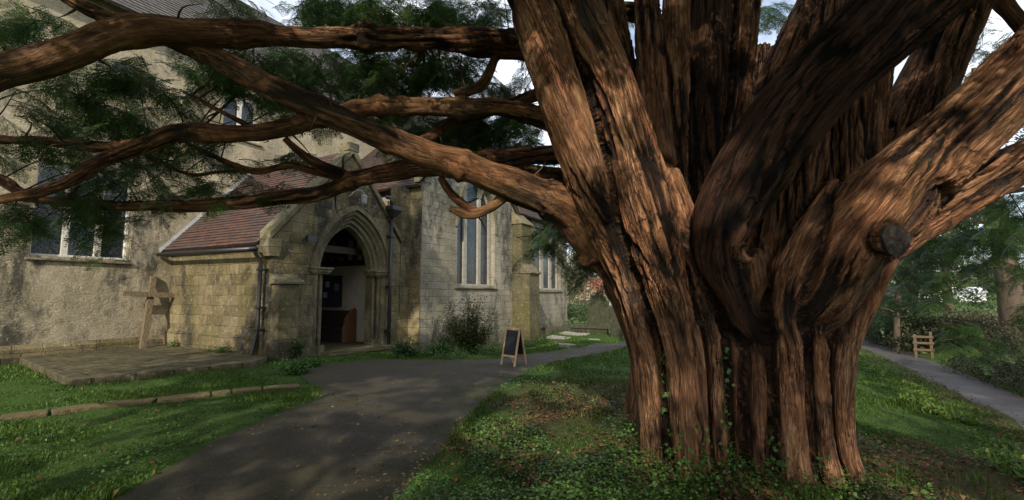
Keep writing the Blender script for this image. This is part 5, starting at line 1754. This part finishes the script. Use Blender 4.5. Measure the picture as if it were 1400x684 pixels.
gr = np.random.default_rng(8)
x, y = scatter(330000, 2.6, 30, math.radians(60), gr)
rejp = in_poly(x, y, PATH_POLY)
bd = np.hypot(x - CX, y - CY) < 1.25
lanem = (x - lane_x(y) > -0.1)
ok = ~rejp & ~bd & ~lanem & ~church_mask(x, y) & ~in_poly(x, y, TERR_POLY)
sm = soil_mask(x, y)
ok &= gr.random(len(x)) > sm * 0.80
dist_edge = np.min(np.hypot(x[:, None] - np.array(ep)[None, :, 0], y[:, None] - np.array(ep)[None, :, 1]), 1)
for k in range(len(ep) - 1):
    p, q = ep[k][:2], ep[k + 1][:2]
    dv = q - p
    tt_ = np.clip(((x - p[0]) * dv[0] + (y - p[1]) * dv[1]) / (dv @ dv), 0, 1)
    ok &= np.hypot(x - p[0] - tt_ * dv[0], y - p[1] - tt_ * dv[1]) > 0.12
x, y = x[ok], y[ok]
n = len(x)
rad = np.hypot(x, y)
cl = fbm(np.stack([x * 1.1, y * 1.1, 0 * x], -1), 3, 14)
h = (0.014 + 0.034 * sst(cl, 0.35, 0.75)) * gr.uniform(0.6, 1.5, n) * (1 + 0.04 * rad)
wd = 0.0022 + 0.00062 * rad
th = gr.uniform(0, 2 * math.pi, n)
lean_ = gr.uniform(0.1, 0.9, n)
P = np.stack([x, y, gz(x, y) - 0.008], -1)
dx, dy = np.cos(th), np.sin(th)
tip = P + np.stack([dx * h * lean_, dy * h * lean_, h], -1)
mid = P + np.stack([dx * h * lean_ * 0.35, dy * h * lean_ * 0.35, h * 0.6], -1)
side = np.stack([-dy, dx, 0 * dx], -1) * wd[:, None]
GV = np.stack([P - side, P + side, mid + side * 0.7, tip, mid - side * 0.7], 1).reshape(-1, 3)
gme = np_mesh('grass', GV, np.arange(len(GV)).reshape(-1, 5), {'tint': np.repeat(np.clip(cl * 0.9 + gr.normal(0, 0.17, n), 0, 1), 5)})
tag(link('grass', gme, M['grassb']), kind='stuff')

# fallen leaves: brown under the yew, yellow on the path
x, y = scatter(70000, 2.6, 16, math.radians(58), gr)
sm = soil_mask(x, y)
cl = fbm(np.stack([x * 1.6, y * 1.6, 0 * x], -1), 3, 24)
ok = (gr.random(len(x)) < np.minimum(sm * 1.9, 1) * sst(cl, 0.34, 0.52) + 0.02) & ~in_poly(x, y, PATH_POLY) & (np.hypot(x - CX, y - CY) > 1.2) & ~church_mask(x, y)
x, y = x[ok], y[ok]
n = len(x)
P = np.stack([x, y, gz(x, y) + gr.uniform(0.005, 0.055, n)], -1)
D = gr.normal(0, 1, (n, 3))
D[:, 2] *= 0.3
LV = leaves(P, D, gr.uniform(0.02, 0.075, n), gr.uniform(0.015, 0.045, n), gr.uniform(-0.15, 0.25, n)[:, None], gr)
tag(link('leaf_litter', np_mesh('leaf_litter', LV, np.arange(len(LV)).reshape(-1, 4), {'tint': np.repeat(gr.beta(2, 2, n), 4)}), M['litter']), kind='stuff')
x, y = scatter(14000, 2.8, 14, math.radians(45), gr)
cl = fbm(np.stack([x * 0.9, y * 0.9, 0 * x], -1), 3, 34)
pe = np.interp(y, PR[:11, 1], PR[:11, 0])
pl_ = np.interp(y, PL[:6, 1], PL[:6, 0])
edg = np.exp(-(np.minimum(pe - x, x - pl_) / 0.3) ** 2) * (y < 9.5)
ok = in_poly(x, y, PATH_POLY) & (gr.random(len(x)) < sst(cl, 0.44, 0.66) * 0.45 + 0.02 + 0.6 * edg * sst(cl, 0.3, 0.6))
x, y = x[ok], y[ok]
n = len(x)
P = np.stack([x, y, gz(x, y) + 0.018], -1)
D = gr.normal(0, 1, (n, 3))
D[:, 2] *= 0.12
LV = leaves(P, D, gr.uniform(0.015, 0.05, n), gr.uniform(0.01, 0.03, n), gr.uniform(-0.1, 0.2, n)[:, None], gr)
tag(link('leaf_litter', np_mesh('leaf_litter', LV, np.arange(len(LV)).reshape(-1, 4), {'tint': np.repeat(gr.beta(2, 2, n), 4)}), M['yleaf']), kind='stuff')

# ground ivy and nettles round the trunk foot and along the verge
x, y = scatter(170000, 2.6, 13, math.radians(58), gr)
cl = fbm(np.stack([x * 1.5, y * 1.5, 0 * x], -1), 3, 44)
dt = np.hypot(x - CX, y - CY)
pref = np.maximum(np.exp(-((dt - 1.35) / 0.45) ** 2), 0)
pref = np.maximum(pref, (sst(x, -0.9, -0.2) * (1 - sst(x, 0.9, 1.8)) * (1 - sst(y, 4.6, 6.2))) * 0.95)
pref = np.maximum(pref, sst(x, 2.2, 2.8) * (1 - sst(y, 4.5, 7.0)) * 0.62)
pref = pref * (0.55 + 0.6 * sst(fbm(np.stack([x * 0.9 + 7, y * 0.9, 0 * x], -1), 2, 45), 0.4, 0.6))
pe = np.interp(y, PR[:11, 1], PR[:11, 0])
pref = np.maximum(pref, np.exp(-((x - pe - 0.25) / 0.3) ** 2) * 0.5 * (y < 9.5))
pref = np.maximum(pref, 0.28 * (x > -0.2) * (x < 3) * (y > 6) * (y < 11))
pref = np.maximum(pref, 0.35 * (x < -3.2) * (x > -5.5) * (y < 5.5))
ok = (sst(cl, 0.62 - 0.34 * pref, 0.70 - 0.34 * pref) * pref > gr.random(len(x)) * 0.8) & ~in_poly(x, y, PATH_POLY) & (dt > 1.1) & (x < lane_x(y) - 0.3)
x, y, cl = x[ok], y[ok], cl[ok]
n = len(x)
hgt = gr.uniform(0.01, 1.0, n) ** 0.8 * (0.05 + 0.13 * sst(cl, 0.4, 0.65))
P = np.stack([x, y, gz(x, y) + hgt], -1)
D = gr.normal(0, 1, (n, 3))
D[:, 2] = D[:, 2] * 0.3 - 0.1
sz = gr.uniform(0.012, 0.036, n) * (1 + 0.5 * (gr.random(n) < 0.12))
LV = leaves(P, D, sz, sz * gr.uniform(0.55, 0.95, n), gr.uniform(-0.05, 0.15, n)[:, None], gr)
tint = np.clip(0.15 + hgt * 3.2 + gr.normal(0, 0.16, n), 0, 1)
tag(link('ground_ivy', np_mesh('ground_ivy', LV, np.arange(len(LV)).reshape(-1, 4), {'tint': np.repeat(tint, 4)}), M['ivy']), kind='stuff')
print('ivy leaves', n)

# moss tufts along the crest of the verge above the lane
x = gr.uniform(-1, 0, 9000)
y = gr.uniform(4.5, 22, 9000)
xx = lane_x(y) - 0.9 + 0.5 * x + 0.25 * np.sin(y * 2.1)
cl = fbm(np.stack([xx * 2, y * 2, 0 * y], -1), 2, 54)
ok = cl > 0.45
xx, y = xx[ok], y[ok]
n = len(xx)
P = np.stack([xx, y, gz(xx, y) + gr.uniform(0, 0.09, n)], -1)
D = gr.normal(0, 1, (n, 3))
LV = leaves(P, D, 0.09, 0.035, 0.05, gr)
tag(link('verge_moss', np_mesh('verge_moss', LV, np.arange(len(LV)).reshape(-1, 4), {'tint': np.repeat(np.clip(gr.normal(0.75, 0.2, n), 0, 1), 4)}), M['grassb']), kind='stuff')

# ivy climbing the trunk
iv = empty('ivy', (1.6, 4.1, 0.0))
tag(iv, 'thin ivy climbing the grooves of the yew trunk', 'ivy')
tk = kdtree.KDTree(nv // 6 + 1)
front = [(k, co2[k]) for k in range(0, nv, 6)]
for k, c in front:
    tk.insert(c, k)
tk.balance()
for (px, py0, py1, d) in ((916, 640, 470, 4.25), (955, 650, 560, 4.2), (990, 650, 470, 4.3), (1002, 650, 560, 4.3), (1068, 650, 600, 4.2), (872, 640, 560, 4.6), (1132, 655, 610, 4.2), (930, 655, 600, 4.1), (1045, 655, 580, 4.35)):
    pts, LVs, LTs = [], [], []
    for py in np.arange(py0, py1, -9):
        c = dep(px + gr.normal(0, 3), py, d)
        cc, k, _ = tk.find(c)
        nn = no[k]
        pts.append((*(np.array(cc) + nn * 0.012 - np.array([1.6, 4.1, 0])), 0.004))
        for q in range(gr.integers(1, 6)):
            pos = np.array(cc) + nn * 0.02 + gr.normal(0, 0.028, 3) - np.array([1.6, 4.1, 0])
            LVs.append(leaves(pos[None], (gr.normal(0, 1, 3) + np.array([0, 0, -0.5]))[None], gr.uniform(0.03, 0.055), gr.uniform(0.03, 0.05), 0.05, gr, nn[None] + gr.normal(0, 0.3, (1, 3))))
            LTs.append(np.full(4, gr.uniform(0.1, 0.8)))
    V, Q, _ = tube_arrays(np.array(pts), 5, False)
    sm_ = link('stem', np_mesh('stem', V, Q), M['twig'], iv)
    LV = np.vstack(LVs)
    link('leaves', np_mesh('leaves', LV, np.arange(len(LV)).reshape(-1, 4), {'tint': np.concatenate(LTs)}), M['ivy'], sm_)


# plants by the church wall
def bush(name, px, py, w, h, n, mat, label, cat, seed, group=None, ll=(0.04, 0.09), lw=0.45, strap=False, depth=None, stems=0):
    r = np.random.default_rng(seed)
    p = gpt(px, py)
    e = empty(name, tuple(p))
    tag(e, label, cat, group)
    V, T, SV, SQ, so_ = [], [], [], [], 0
    dp_ = depth or w * 0.7
    if strap:                                                   # arching strap leaves from the root
        for q in range(n):
            az, L = r.uniform(0, 2 * math.pi), h * r.uniform(0.7, 1.35)
            d = np.array([math.cos(az) * r.uniform(0.3, 1), math.sin(az) * r.uniform(0.3, 1), 1.1])
            d /= np.linalg.norm(d)
            b = np.array([r.normal(0, w * 0.10), r.normal(0, w * 0.10), -0.02])
            s = np.cross(d, [0, 0, 1])
            s /= np.linalg.norm(s)
            wl = L * 0.035 + 0.006
            pr_ = b
            for j in range(5):
                nx_ = pr_ + d * L / 5
                w0, w1 = wl * (1 - (j / 5) ** 2), wl * (1 - ((j + 1) / 5) ** 2)
                V.append(np.stack([pr_ - s * w0, pr_ + s * w0, nx_ + s * w1, nx_ - s * w1]))
                T.append(np.full(4, r.uniform(0.1, 0.9)))
                pr_ = nx_
                d = d + np.array([0, 0, -0.34])
                d /= np.linalg.norm(d)
    else:
        nb = stems or max(4, int(n / 60))
        for q in range(nb):
            az = r.uniform(0, 2 * math.pi)
            rr = math.sqrt(r.random())
            end = np.array([math.cos(az) * rr * w / 2, math.sin(az) * rr * dp_ / 2, h * (1 - 0.45 * rr * rr) * (r.uniform(0.22, 1.05) if stems else r.uniform(0.55, 1.05))])
            root = np.array([end[0] * 0.2, end[1] * 0.2, -0.05])
            S = spline([(*root, 0.007), (*(root * 0.4 + end * 0.6 + np.array([0, 0, h * 0.08])), 0.005), (*end, 0.003)], 0.08)
            Vt, Q, _ = tube_arrays(S, 4, False)
            SV.append(Vt)
            SQ.append(Q + so_)
            so_ += len(Vt)
            m = int(n / nb)
            t = r.uniform(0.25, 1.0, m)
            k = np.minimum((t * (len(S) - 1)).astype(int), len(S) - 1)
            P = S[k, :3] + r.normal(0, (0.055 if stems else 0.09) * w, (m, 3)) * np.array([1, 1, 0.7])
            P[:, 2] = np.maximum(P[:, 2], 0.01)
            D = r.normal(0, 1, (m, 3))
            D[:, 2] = D[:, 2] * 0.5 - 0.1
            L = r.uniform(*ll, m)
            V.append(leaves(P, D, L, L * lw, 0.06, r))
            tb = r.uniform(0.2, 0.6)
            T.append(np.repeat(np.clip(tb + r.normal(0, 0.2, m), 0, 1), 4))
    V = np.vstack(V)
    link('leaves', np_mesh('leaves', V, np.arange(len(V)).reshape(-1, 4), {'tint': np.concatenate(T)}), mat, e)
    if SV:
        link('stem', np_mesh('stem', np.vstack(SV), np.vstack(SQ)), M['twig'], e)
    return e


bush('shrub', 640, 486, 2.0, 2.05, 11000, M['shrub'], 'tall loose shrub growing against the wall below the lancet window', 'shrub', 1, ll=(0.05, 0.12), lw=0.3, depth=0.9, stems=42)
bush('strap_plant', 601, 487, 1.0, 0.62, 130, M['fern'], 'clump of arching strap leaves by the church wall', 'plant', 2, strap=True)
bush('strap_plant', 560, 489, 0.8, 0.42, 80, M['fern'], 'low strap leaved clump beside the drainpipe foot', 'plant', 12, strap=True)
G1 = 'low leafy plants along the church wall'
bush('leafy_plant', 551, 489, 0.9, 0.65, 900, M['fern'], 'bushy dark green plant right of the black drainpipe', 'plant', 3, G1, (0.05, 0.10), 0.5)
bush('leafy_plant', 402, 510, 0.85, 0.34, 800, M['ivy'], 'bright green clump at the foot of the porch buttress', 'plant', 4, G1, (0.04, 0.08), 0.7)
bush('leafy_plant', 425, 501, 0.6, 0.28, 500, M['ivy'], 'small green clump left of the porch doorway', 'plant', 5, G1, (0.04, 0.08), 0.7)
bush('leafy_plant', 405, 492, 0.3, 0.75, 420, M['fern'], 'dark climbing plant in the corner beside the porch buttress', 'plant', 6, G1, (0.04, 0.08), 0.6, depth=0.3)
bush('leafy_plant', 670, 486, 1.3, 0.34, 900, M['ivy'], 'low spreading plant between the shrub and the chalkboard', 'plant', 7, G1, (0.03, 0.07), 0.6)
bush('leafy_plant', 738, 470, 1.2, 0.4, 900, M['ivy'], 'leafy clump at the foot of the lichen-capped stone block', 'plant', 8, G1, (0.04, 0.08), 0.6)
bush('leafy_plant', 722, 474, 1.3, 0.38, 900, M['fern'], 'green clump behind the chalkboard at the buttress foot', 'plant', 9, G1, (0.04, 0.08), 0.6)
bush('leafy_plant', 702, 470, 0.5, 1.1, 500, M['ivy'], 'bright plant climbing the near side of the buttress', 'plant', 10, G1, (0.04, 0.09), 0.6, depth=0.4)
bush('leafy_plant', 620, 490, 1.5, 0.26, 900, M['ivy'], 'low green edging plant before the tall shrub', 'plant', 11, G1, (0.03, 0.06), 0.6)
bush('leafy_plant', 296, 490, 0.7, 0.18, 350, M['ivy'], 'flat green weed on the terrace edge near the downpipe', 'plant', 13, G1, (0.04, 0.07), 0.6).location.z += 0.12
bush('leafy_plant', 237, 481, 0.6, 0.22, 260, M['ivy'], 'small weed on the terrace beside the cross foot', 'plant', 14, G1, (0.03, 0.06), 0.6).location.z += 0.12
bush('dry_weed', 52, 492, 0.5, 0.4, 120, M['bramble'], 'dry straggly weed at the left foot of the nave wall', 'plant', 15, None, (0.03, 0.06), 0.3)
hp = ORG + UX * pa + NX * (PB + 0.2)
hb = bush('hopper_weed', 530, 480, 0.5, 0.35, 160, M['shrub'], 'weed growing in the rain hopper beside the porch arch', 'plant', 16, None, (0.03, 0.07), 0.5)
hb.location = (hp[0], hp[1], 4.22)


# ================================================================== BACKGROUND TREES, HEDGES, GATE
def bg_tree(px, py, d, h, cw, label, mat, seed, n=9000, crown0=0.25, trunk_r=0.2, ll=0.16, lean=0.0, group=None, x=None, dens=1.0):
    r = np.random.default_rng(seed)
    p = dep(px, py, d)
    p[2] = float(gz(p[0], p[1]))
    e = empty('tree', tuple(p))
    tag(e, label, 'tree', group)
    SV, SQ, so_ = [], [], 0
    tips = []
    trunk = spline([(0, 0, -0.3, trunk_r * 1.25), (lean * 0.2, 0, h * 0.25, trunk_r), (lean * 0.6 + 0.1, 0.1, h * 0.55, trunk_r * 0.7), (lean, 0.0, h * 0.92, trunk_r * 0.2)], 0.2)
    V, Q, _ = tube_arrays(trunk, 10, False)
    SV.append(V); SQ.append(Q); so_ = len(V)
    for k in range(16):
        t = r.uniform(crown0, 0.92)
        j = int(t * (len(trunk) - 1))
        b = trunk[j]
        az = r.uniform(0, 2 * math.pi)
        L = cw / 2 * r.uniform(0.6, 1.1) * math.sin(math.pi * min(1, (t - crown0) / (1 - crown0) * 0.8 + 0.22))
        tip = b[:3] + np.array([math.cos(az) * L, math.sin(az) * L, L * r.uniform(-0.1, 0.6)])
        S = spline([(*b[:3], b[3] * 0.5), (*((b[:3] + tip) / 2 + r.normal(0, 0.12, 3)), b[3] * 0.28), (*tip, 0.012)], 0.2)
        V, Q, _ = tube_arrays(S, 6, False)
        SV.append(V); SQ.append(Q + so_); so_ += len(V)
        tips.append(S)
        for q in range(5):
            j2 = r.integers(len(S) // 3, len(S))
            e2 = S[j2, :3] + r.normal(0, cw * 0.12, 3)
            S2 = spline([(*S[j2, :3], 0.02), (*((S[j2, :3] + e2) / 2), 0.014), (*e2, 0.006)], 0.2)
            V, Q, _ = tube_arrays(S2, 4, False)
            SV.append(V); SQ.append(Q + so_); so_ += len(V)
            tips.append(S2)
    link('trunk', np_mesh('trunk', np.vstack(SV), np.vstack(SQ), None, True), M['treebark'], e)
    if n:
        m = n // len(tips)
        VL, TL = [], []
        for S in tips:
            k = np.minimum((r.uniform(0.35, 1.0, m) * (len(S) - 1)).astype(int), len(S) - 1)
            P = S[k, :3] + r.normal(0, cw * 0.055, (m, 3))
            D = r.normal(0, 1, (m, 3))
            D[:, 2] -= 0.4
            L = ll * r.uniform(0.6, 1.3, m)
            VL.append(leaves(P, D, L, L * 0.5, 0.08, r))
            TL.append(np.repeat(np.clip(r.uniform(0.2, 0.7) + r.normal(0, 0.15, m), 0, 1), 4))
        VL = np.vstack(VL)
        link('crown', np_mesh('crown', VL, np.arange(len(VL)).reshape(-1, 4), {'tint': np.concatenate(TL)}), mat, e)
    return e


GT = 'trees along the lane'
bg_tree(1392, 480, 13.5, 9.0, 4.2, 'tree with thick brown trunk at the right edge beyond the lane', M['evergreen'], 21, 3000, 0.45, 0.27, 0.13, -0.5, GT)
bg_tree(1250, 470, 20, 9.0, 6.0, 'dense ivy-clad tree beyond the lane just right of the yew trunk', M['evergreen'], 22, 6500, 0.12, 0.22, 0.17, 0.2, GT)
bg_tree(1205, 470, 24, 10, 6.5, 'tall dark tree close to the right side of the yew trunk', M['evergreen'], 23, 6500, 0.1, 0.22, 0.19, -0.3, GT)
bg_tree(1300, 470, 26, 8.5, 5.0, 'leafy tree behind the wooden stile', M['evergreen'], 24, 1800, 0.3, 0.2, 0.19, 0.3, GT)
bg_tree(1225, 470, 17, 5.5, 3.2, 'small thin-stemmed tree leaning over the lane bank', M['evergreen'], 25, 2600, 0.22, 0.09, 0.13, 0.6, GT)
GF = 'autumn trees beyond the churchyard'
bg_tree(799, 402, 62, 9.5, 8.0, 'pale yellow autumn tree beside the far end of the church', M['autumn'], 31, 6000, 0.2, 0.25, 0.42, 0, GF)
bg_tree(846, 402, 75, 10, 9, 'bare brownish tree behind the white cottage', M['autumn'], 32, 3500, 0.2, 0.25, 0.42, 0, GF)
bg_tree(770, 402, 85, 11, 9, 'pale tree half hidden by the church end', M['autumn'], 33, 4000, 0.2, 0.25, 0.45, 0, GF)
bg_tree(1340, 402, 95, 8, 9, 'small far field tree seen under the right hand foliage', M['evergreen'], 34, 3500, 0.2, 0.3, 0.45, 0, None)
bg_tree(1375, 402, 120, 9, 12, 'round far tree on the field edge at the right', M['evergreen'], 35, 3500, 0.15, 0.3, 0.5, 0, None)


def hedge(name, x0, y0, x1, y1, w, h, n, mat, label, seed, ll=0.16):
    r = np.random.default_rng(seed)
    t = r.random(n)
    c = fbm(np.stack([t * 9, 0 * t + seed, 0 * t], -1), 3, seed)
    P = np.stack([x0 + (x1 - x0) * t, y0 + (y1 - y0) * t, 0 * t], -1)
    nrm = np.array([-(y1 - y0), x1 - x0, 0])
    nrm = nrm / np.linalg.norm(nrm)
    o = r.uniform(-1, 1, n)
    hh = h * (0.65 + 0.7 * c) * np.sqrt(np.maximum(0, 1 - 0.75 * o * o)) * np.sqrt(r.random(n))
    P = P + nrm * (o * w / 2)[:, None]
    P[:, 2] = gz(P[:, 0], P[:, 1]) + hh
    D = r.normal(0, 1, (n, 3))
    L = ll * r.uniform(0.5, 1.3, n)
    V = leaves(P, D, L, L * 0.45, 0.06, r)
    base = np.array([(x0 + x1) / 2, (y0 + y1) / 2, 0])
    o_ = link(name, np_mesh(name, V - base, np.arange(len(V)).reshape(-1, 4), {'tint': np.repeat(np.clip(fbm(P * 0.8, 3, 3) * 1.1 - 0.1 + r.normal(0, 0.15, n), 0, 1), 4)}), mat)
    o_.location = tuple(base)
    if label:
        tag(o_, label, 'hedge')
    else:
        tag(o_, kind='stuff')
    return o_


hedge('bramble_thicket', 9.3, 5.0, 12.75, 12.75, 2.2, 0.55, 26000, M['bramble'], None, 41, 0.065)
hedge('bramble_thicket', 14.3, 15.6, 18.9, 24.5, 2.6, 0.8, 11000, M['bramble'], None, 42, 0.13)
hedge('bramble_thicket', 13.9, 12.4, 17.2, 18.5, 2.0, 0.9, 12000, M['bramble'], None, 47, 0.08)
hedge('hedge', 14.5, 17.0, 22, 33, 2.0, 2.0, 12000, M['evergreen'], 'dark hedge at the bend of the lane below the trees', 43, 0.17)
hedge('hedge', 3.5, 38, 9.5, 40, 2.2, 1.5, 5000, M['evergreen'], 'clipped green hedge behind the gravestones by the trunk', 44, 0.22)
hedge('hedge', -1, 46, 5, 45, 2.6, 2.4, 6000, M['evergreen'], 'rounded dark bushes beside the far end of the church', 45, 0.25)
hedge('hedge', 18, 75, 75, 60, 3.0, 1.8, 9000, M['evergreen'], 'long field hedge crossing behind the right hand trees', 46, 0.4)

# stile beside the lane
p = gpt(1262, 492)
p = dep(1264, 490, 15.4)
p[2] = float(gz(p[0], p[1]))
st = empty('stile', tuple(p), -0.5)
st.scale = (0.5, 0.5, 0.66)
tag(st, 'pale wooden stile with two posts at the lane edge', 'stile')
for xx_, hh_ in ((-0.42, 1.15), (0.38, 1.3)):
    mb = MB()
    mb.box(xx_ - 0.075, xx_ + 0.075, -0.07, 0.07, -0.3, hh_)
    mb.build('post', M['post'], st, 0.012)
for z in (0.35, 0.68, 0.98):
    mb = MB()
    mb.box(-0.55, 0.52, -0.115, -0.073, z, z + 0.11)
    mb.build('rail', M['post'], st, 0.008)
mb = MB()
mb.box(-0.2, 0.05, -0.5, 0.4, 0.26, 0.31)
mb.build('step', M['post'], st, 0.008)

# white cottage with a red roof, far behind the graves; pale barn across the field
def cottage(px, d, w, l, hw_, hr, label, name, wallm, roofm, rz, cat):
    p = dep(px, 402, d)
    p[2] = float(gz(p[0], p[1])) - 0.2
    e = empty(name, tuple(p), rz)
    tag(e, label, cat)
    mb = MB()
    mb.slab([(-w / 2, 0), (-w / 2, hw_), (0, hr - 0.1), (w / 2, hw_), (w / 2, 0)], [], lambda u, v, dd: (u, dd, v), l)
    mb.build('wall', wallm, e)
    for s in (-1, 1):
        mb = MB()
        mb.hexa([(s * (w / 2 + 0.3), -0.3, hw_ - 0.15), (s * (w / 2 + 0.3), l + 0.3, hw_ - 0.15), (0, l + 0.3, hr), (0, -0.3, hr)],
                [(s * (w / 2 + 0.3), -0.3, hw_ + 0.02), (s * (w / 2 + 0.3), l + 0.3, hw_ + 0.02), (0, l + 0.3, hr + 0.18), (0, -0.3, hr + 0.18)])
        mb.build('roof', roofm, e)
    for (x0, z0_) in ((-w * 0.25, 1.0), (w * 0.15, 1.0), (-w * 0.05, hw_ + 0.1)):
        mb = MB()
        mb.box(x0, x0 + 0.8, -0.03, 0.05, z0_, z0_ + 0.95)
        mb.build('window', M['winglass'], e)
    return e


cottage(848, 84, 6, 9, 2.8, 5.4, 'white gabled cottage with red roof far behind the gravestones', 'cottage', M['render'], M['redtile'], 0.5, 'house')
cottage(1342, 88, 10, 14, 1.8, 2.6, 'low pale barn across the field on the right', 'barn', M['shed'], M['shed'], 0.9, 'barn')
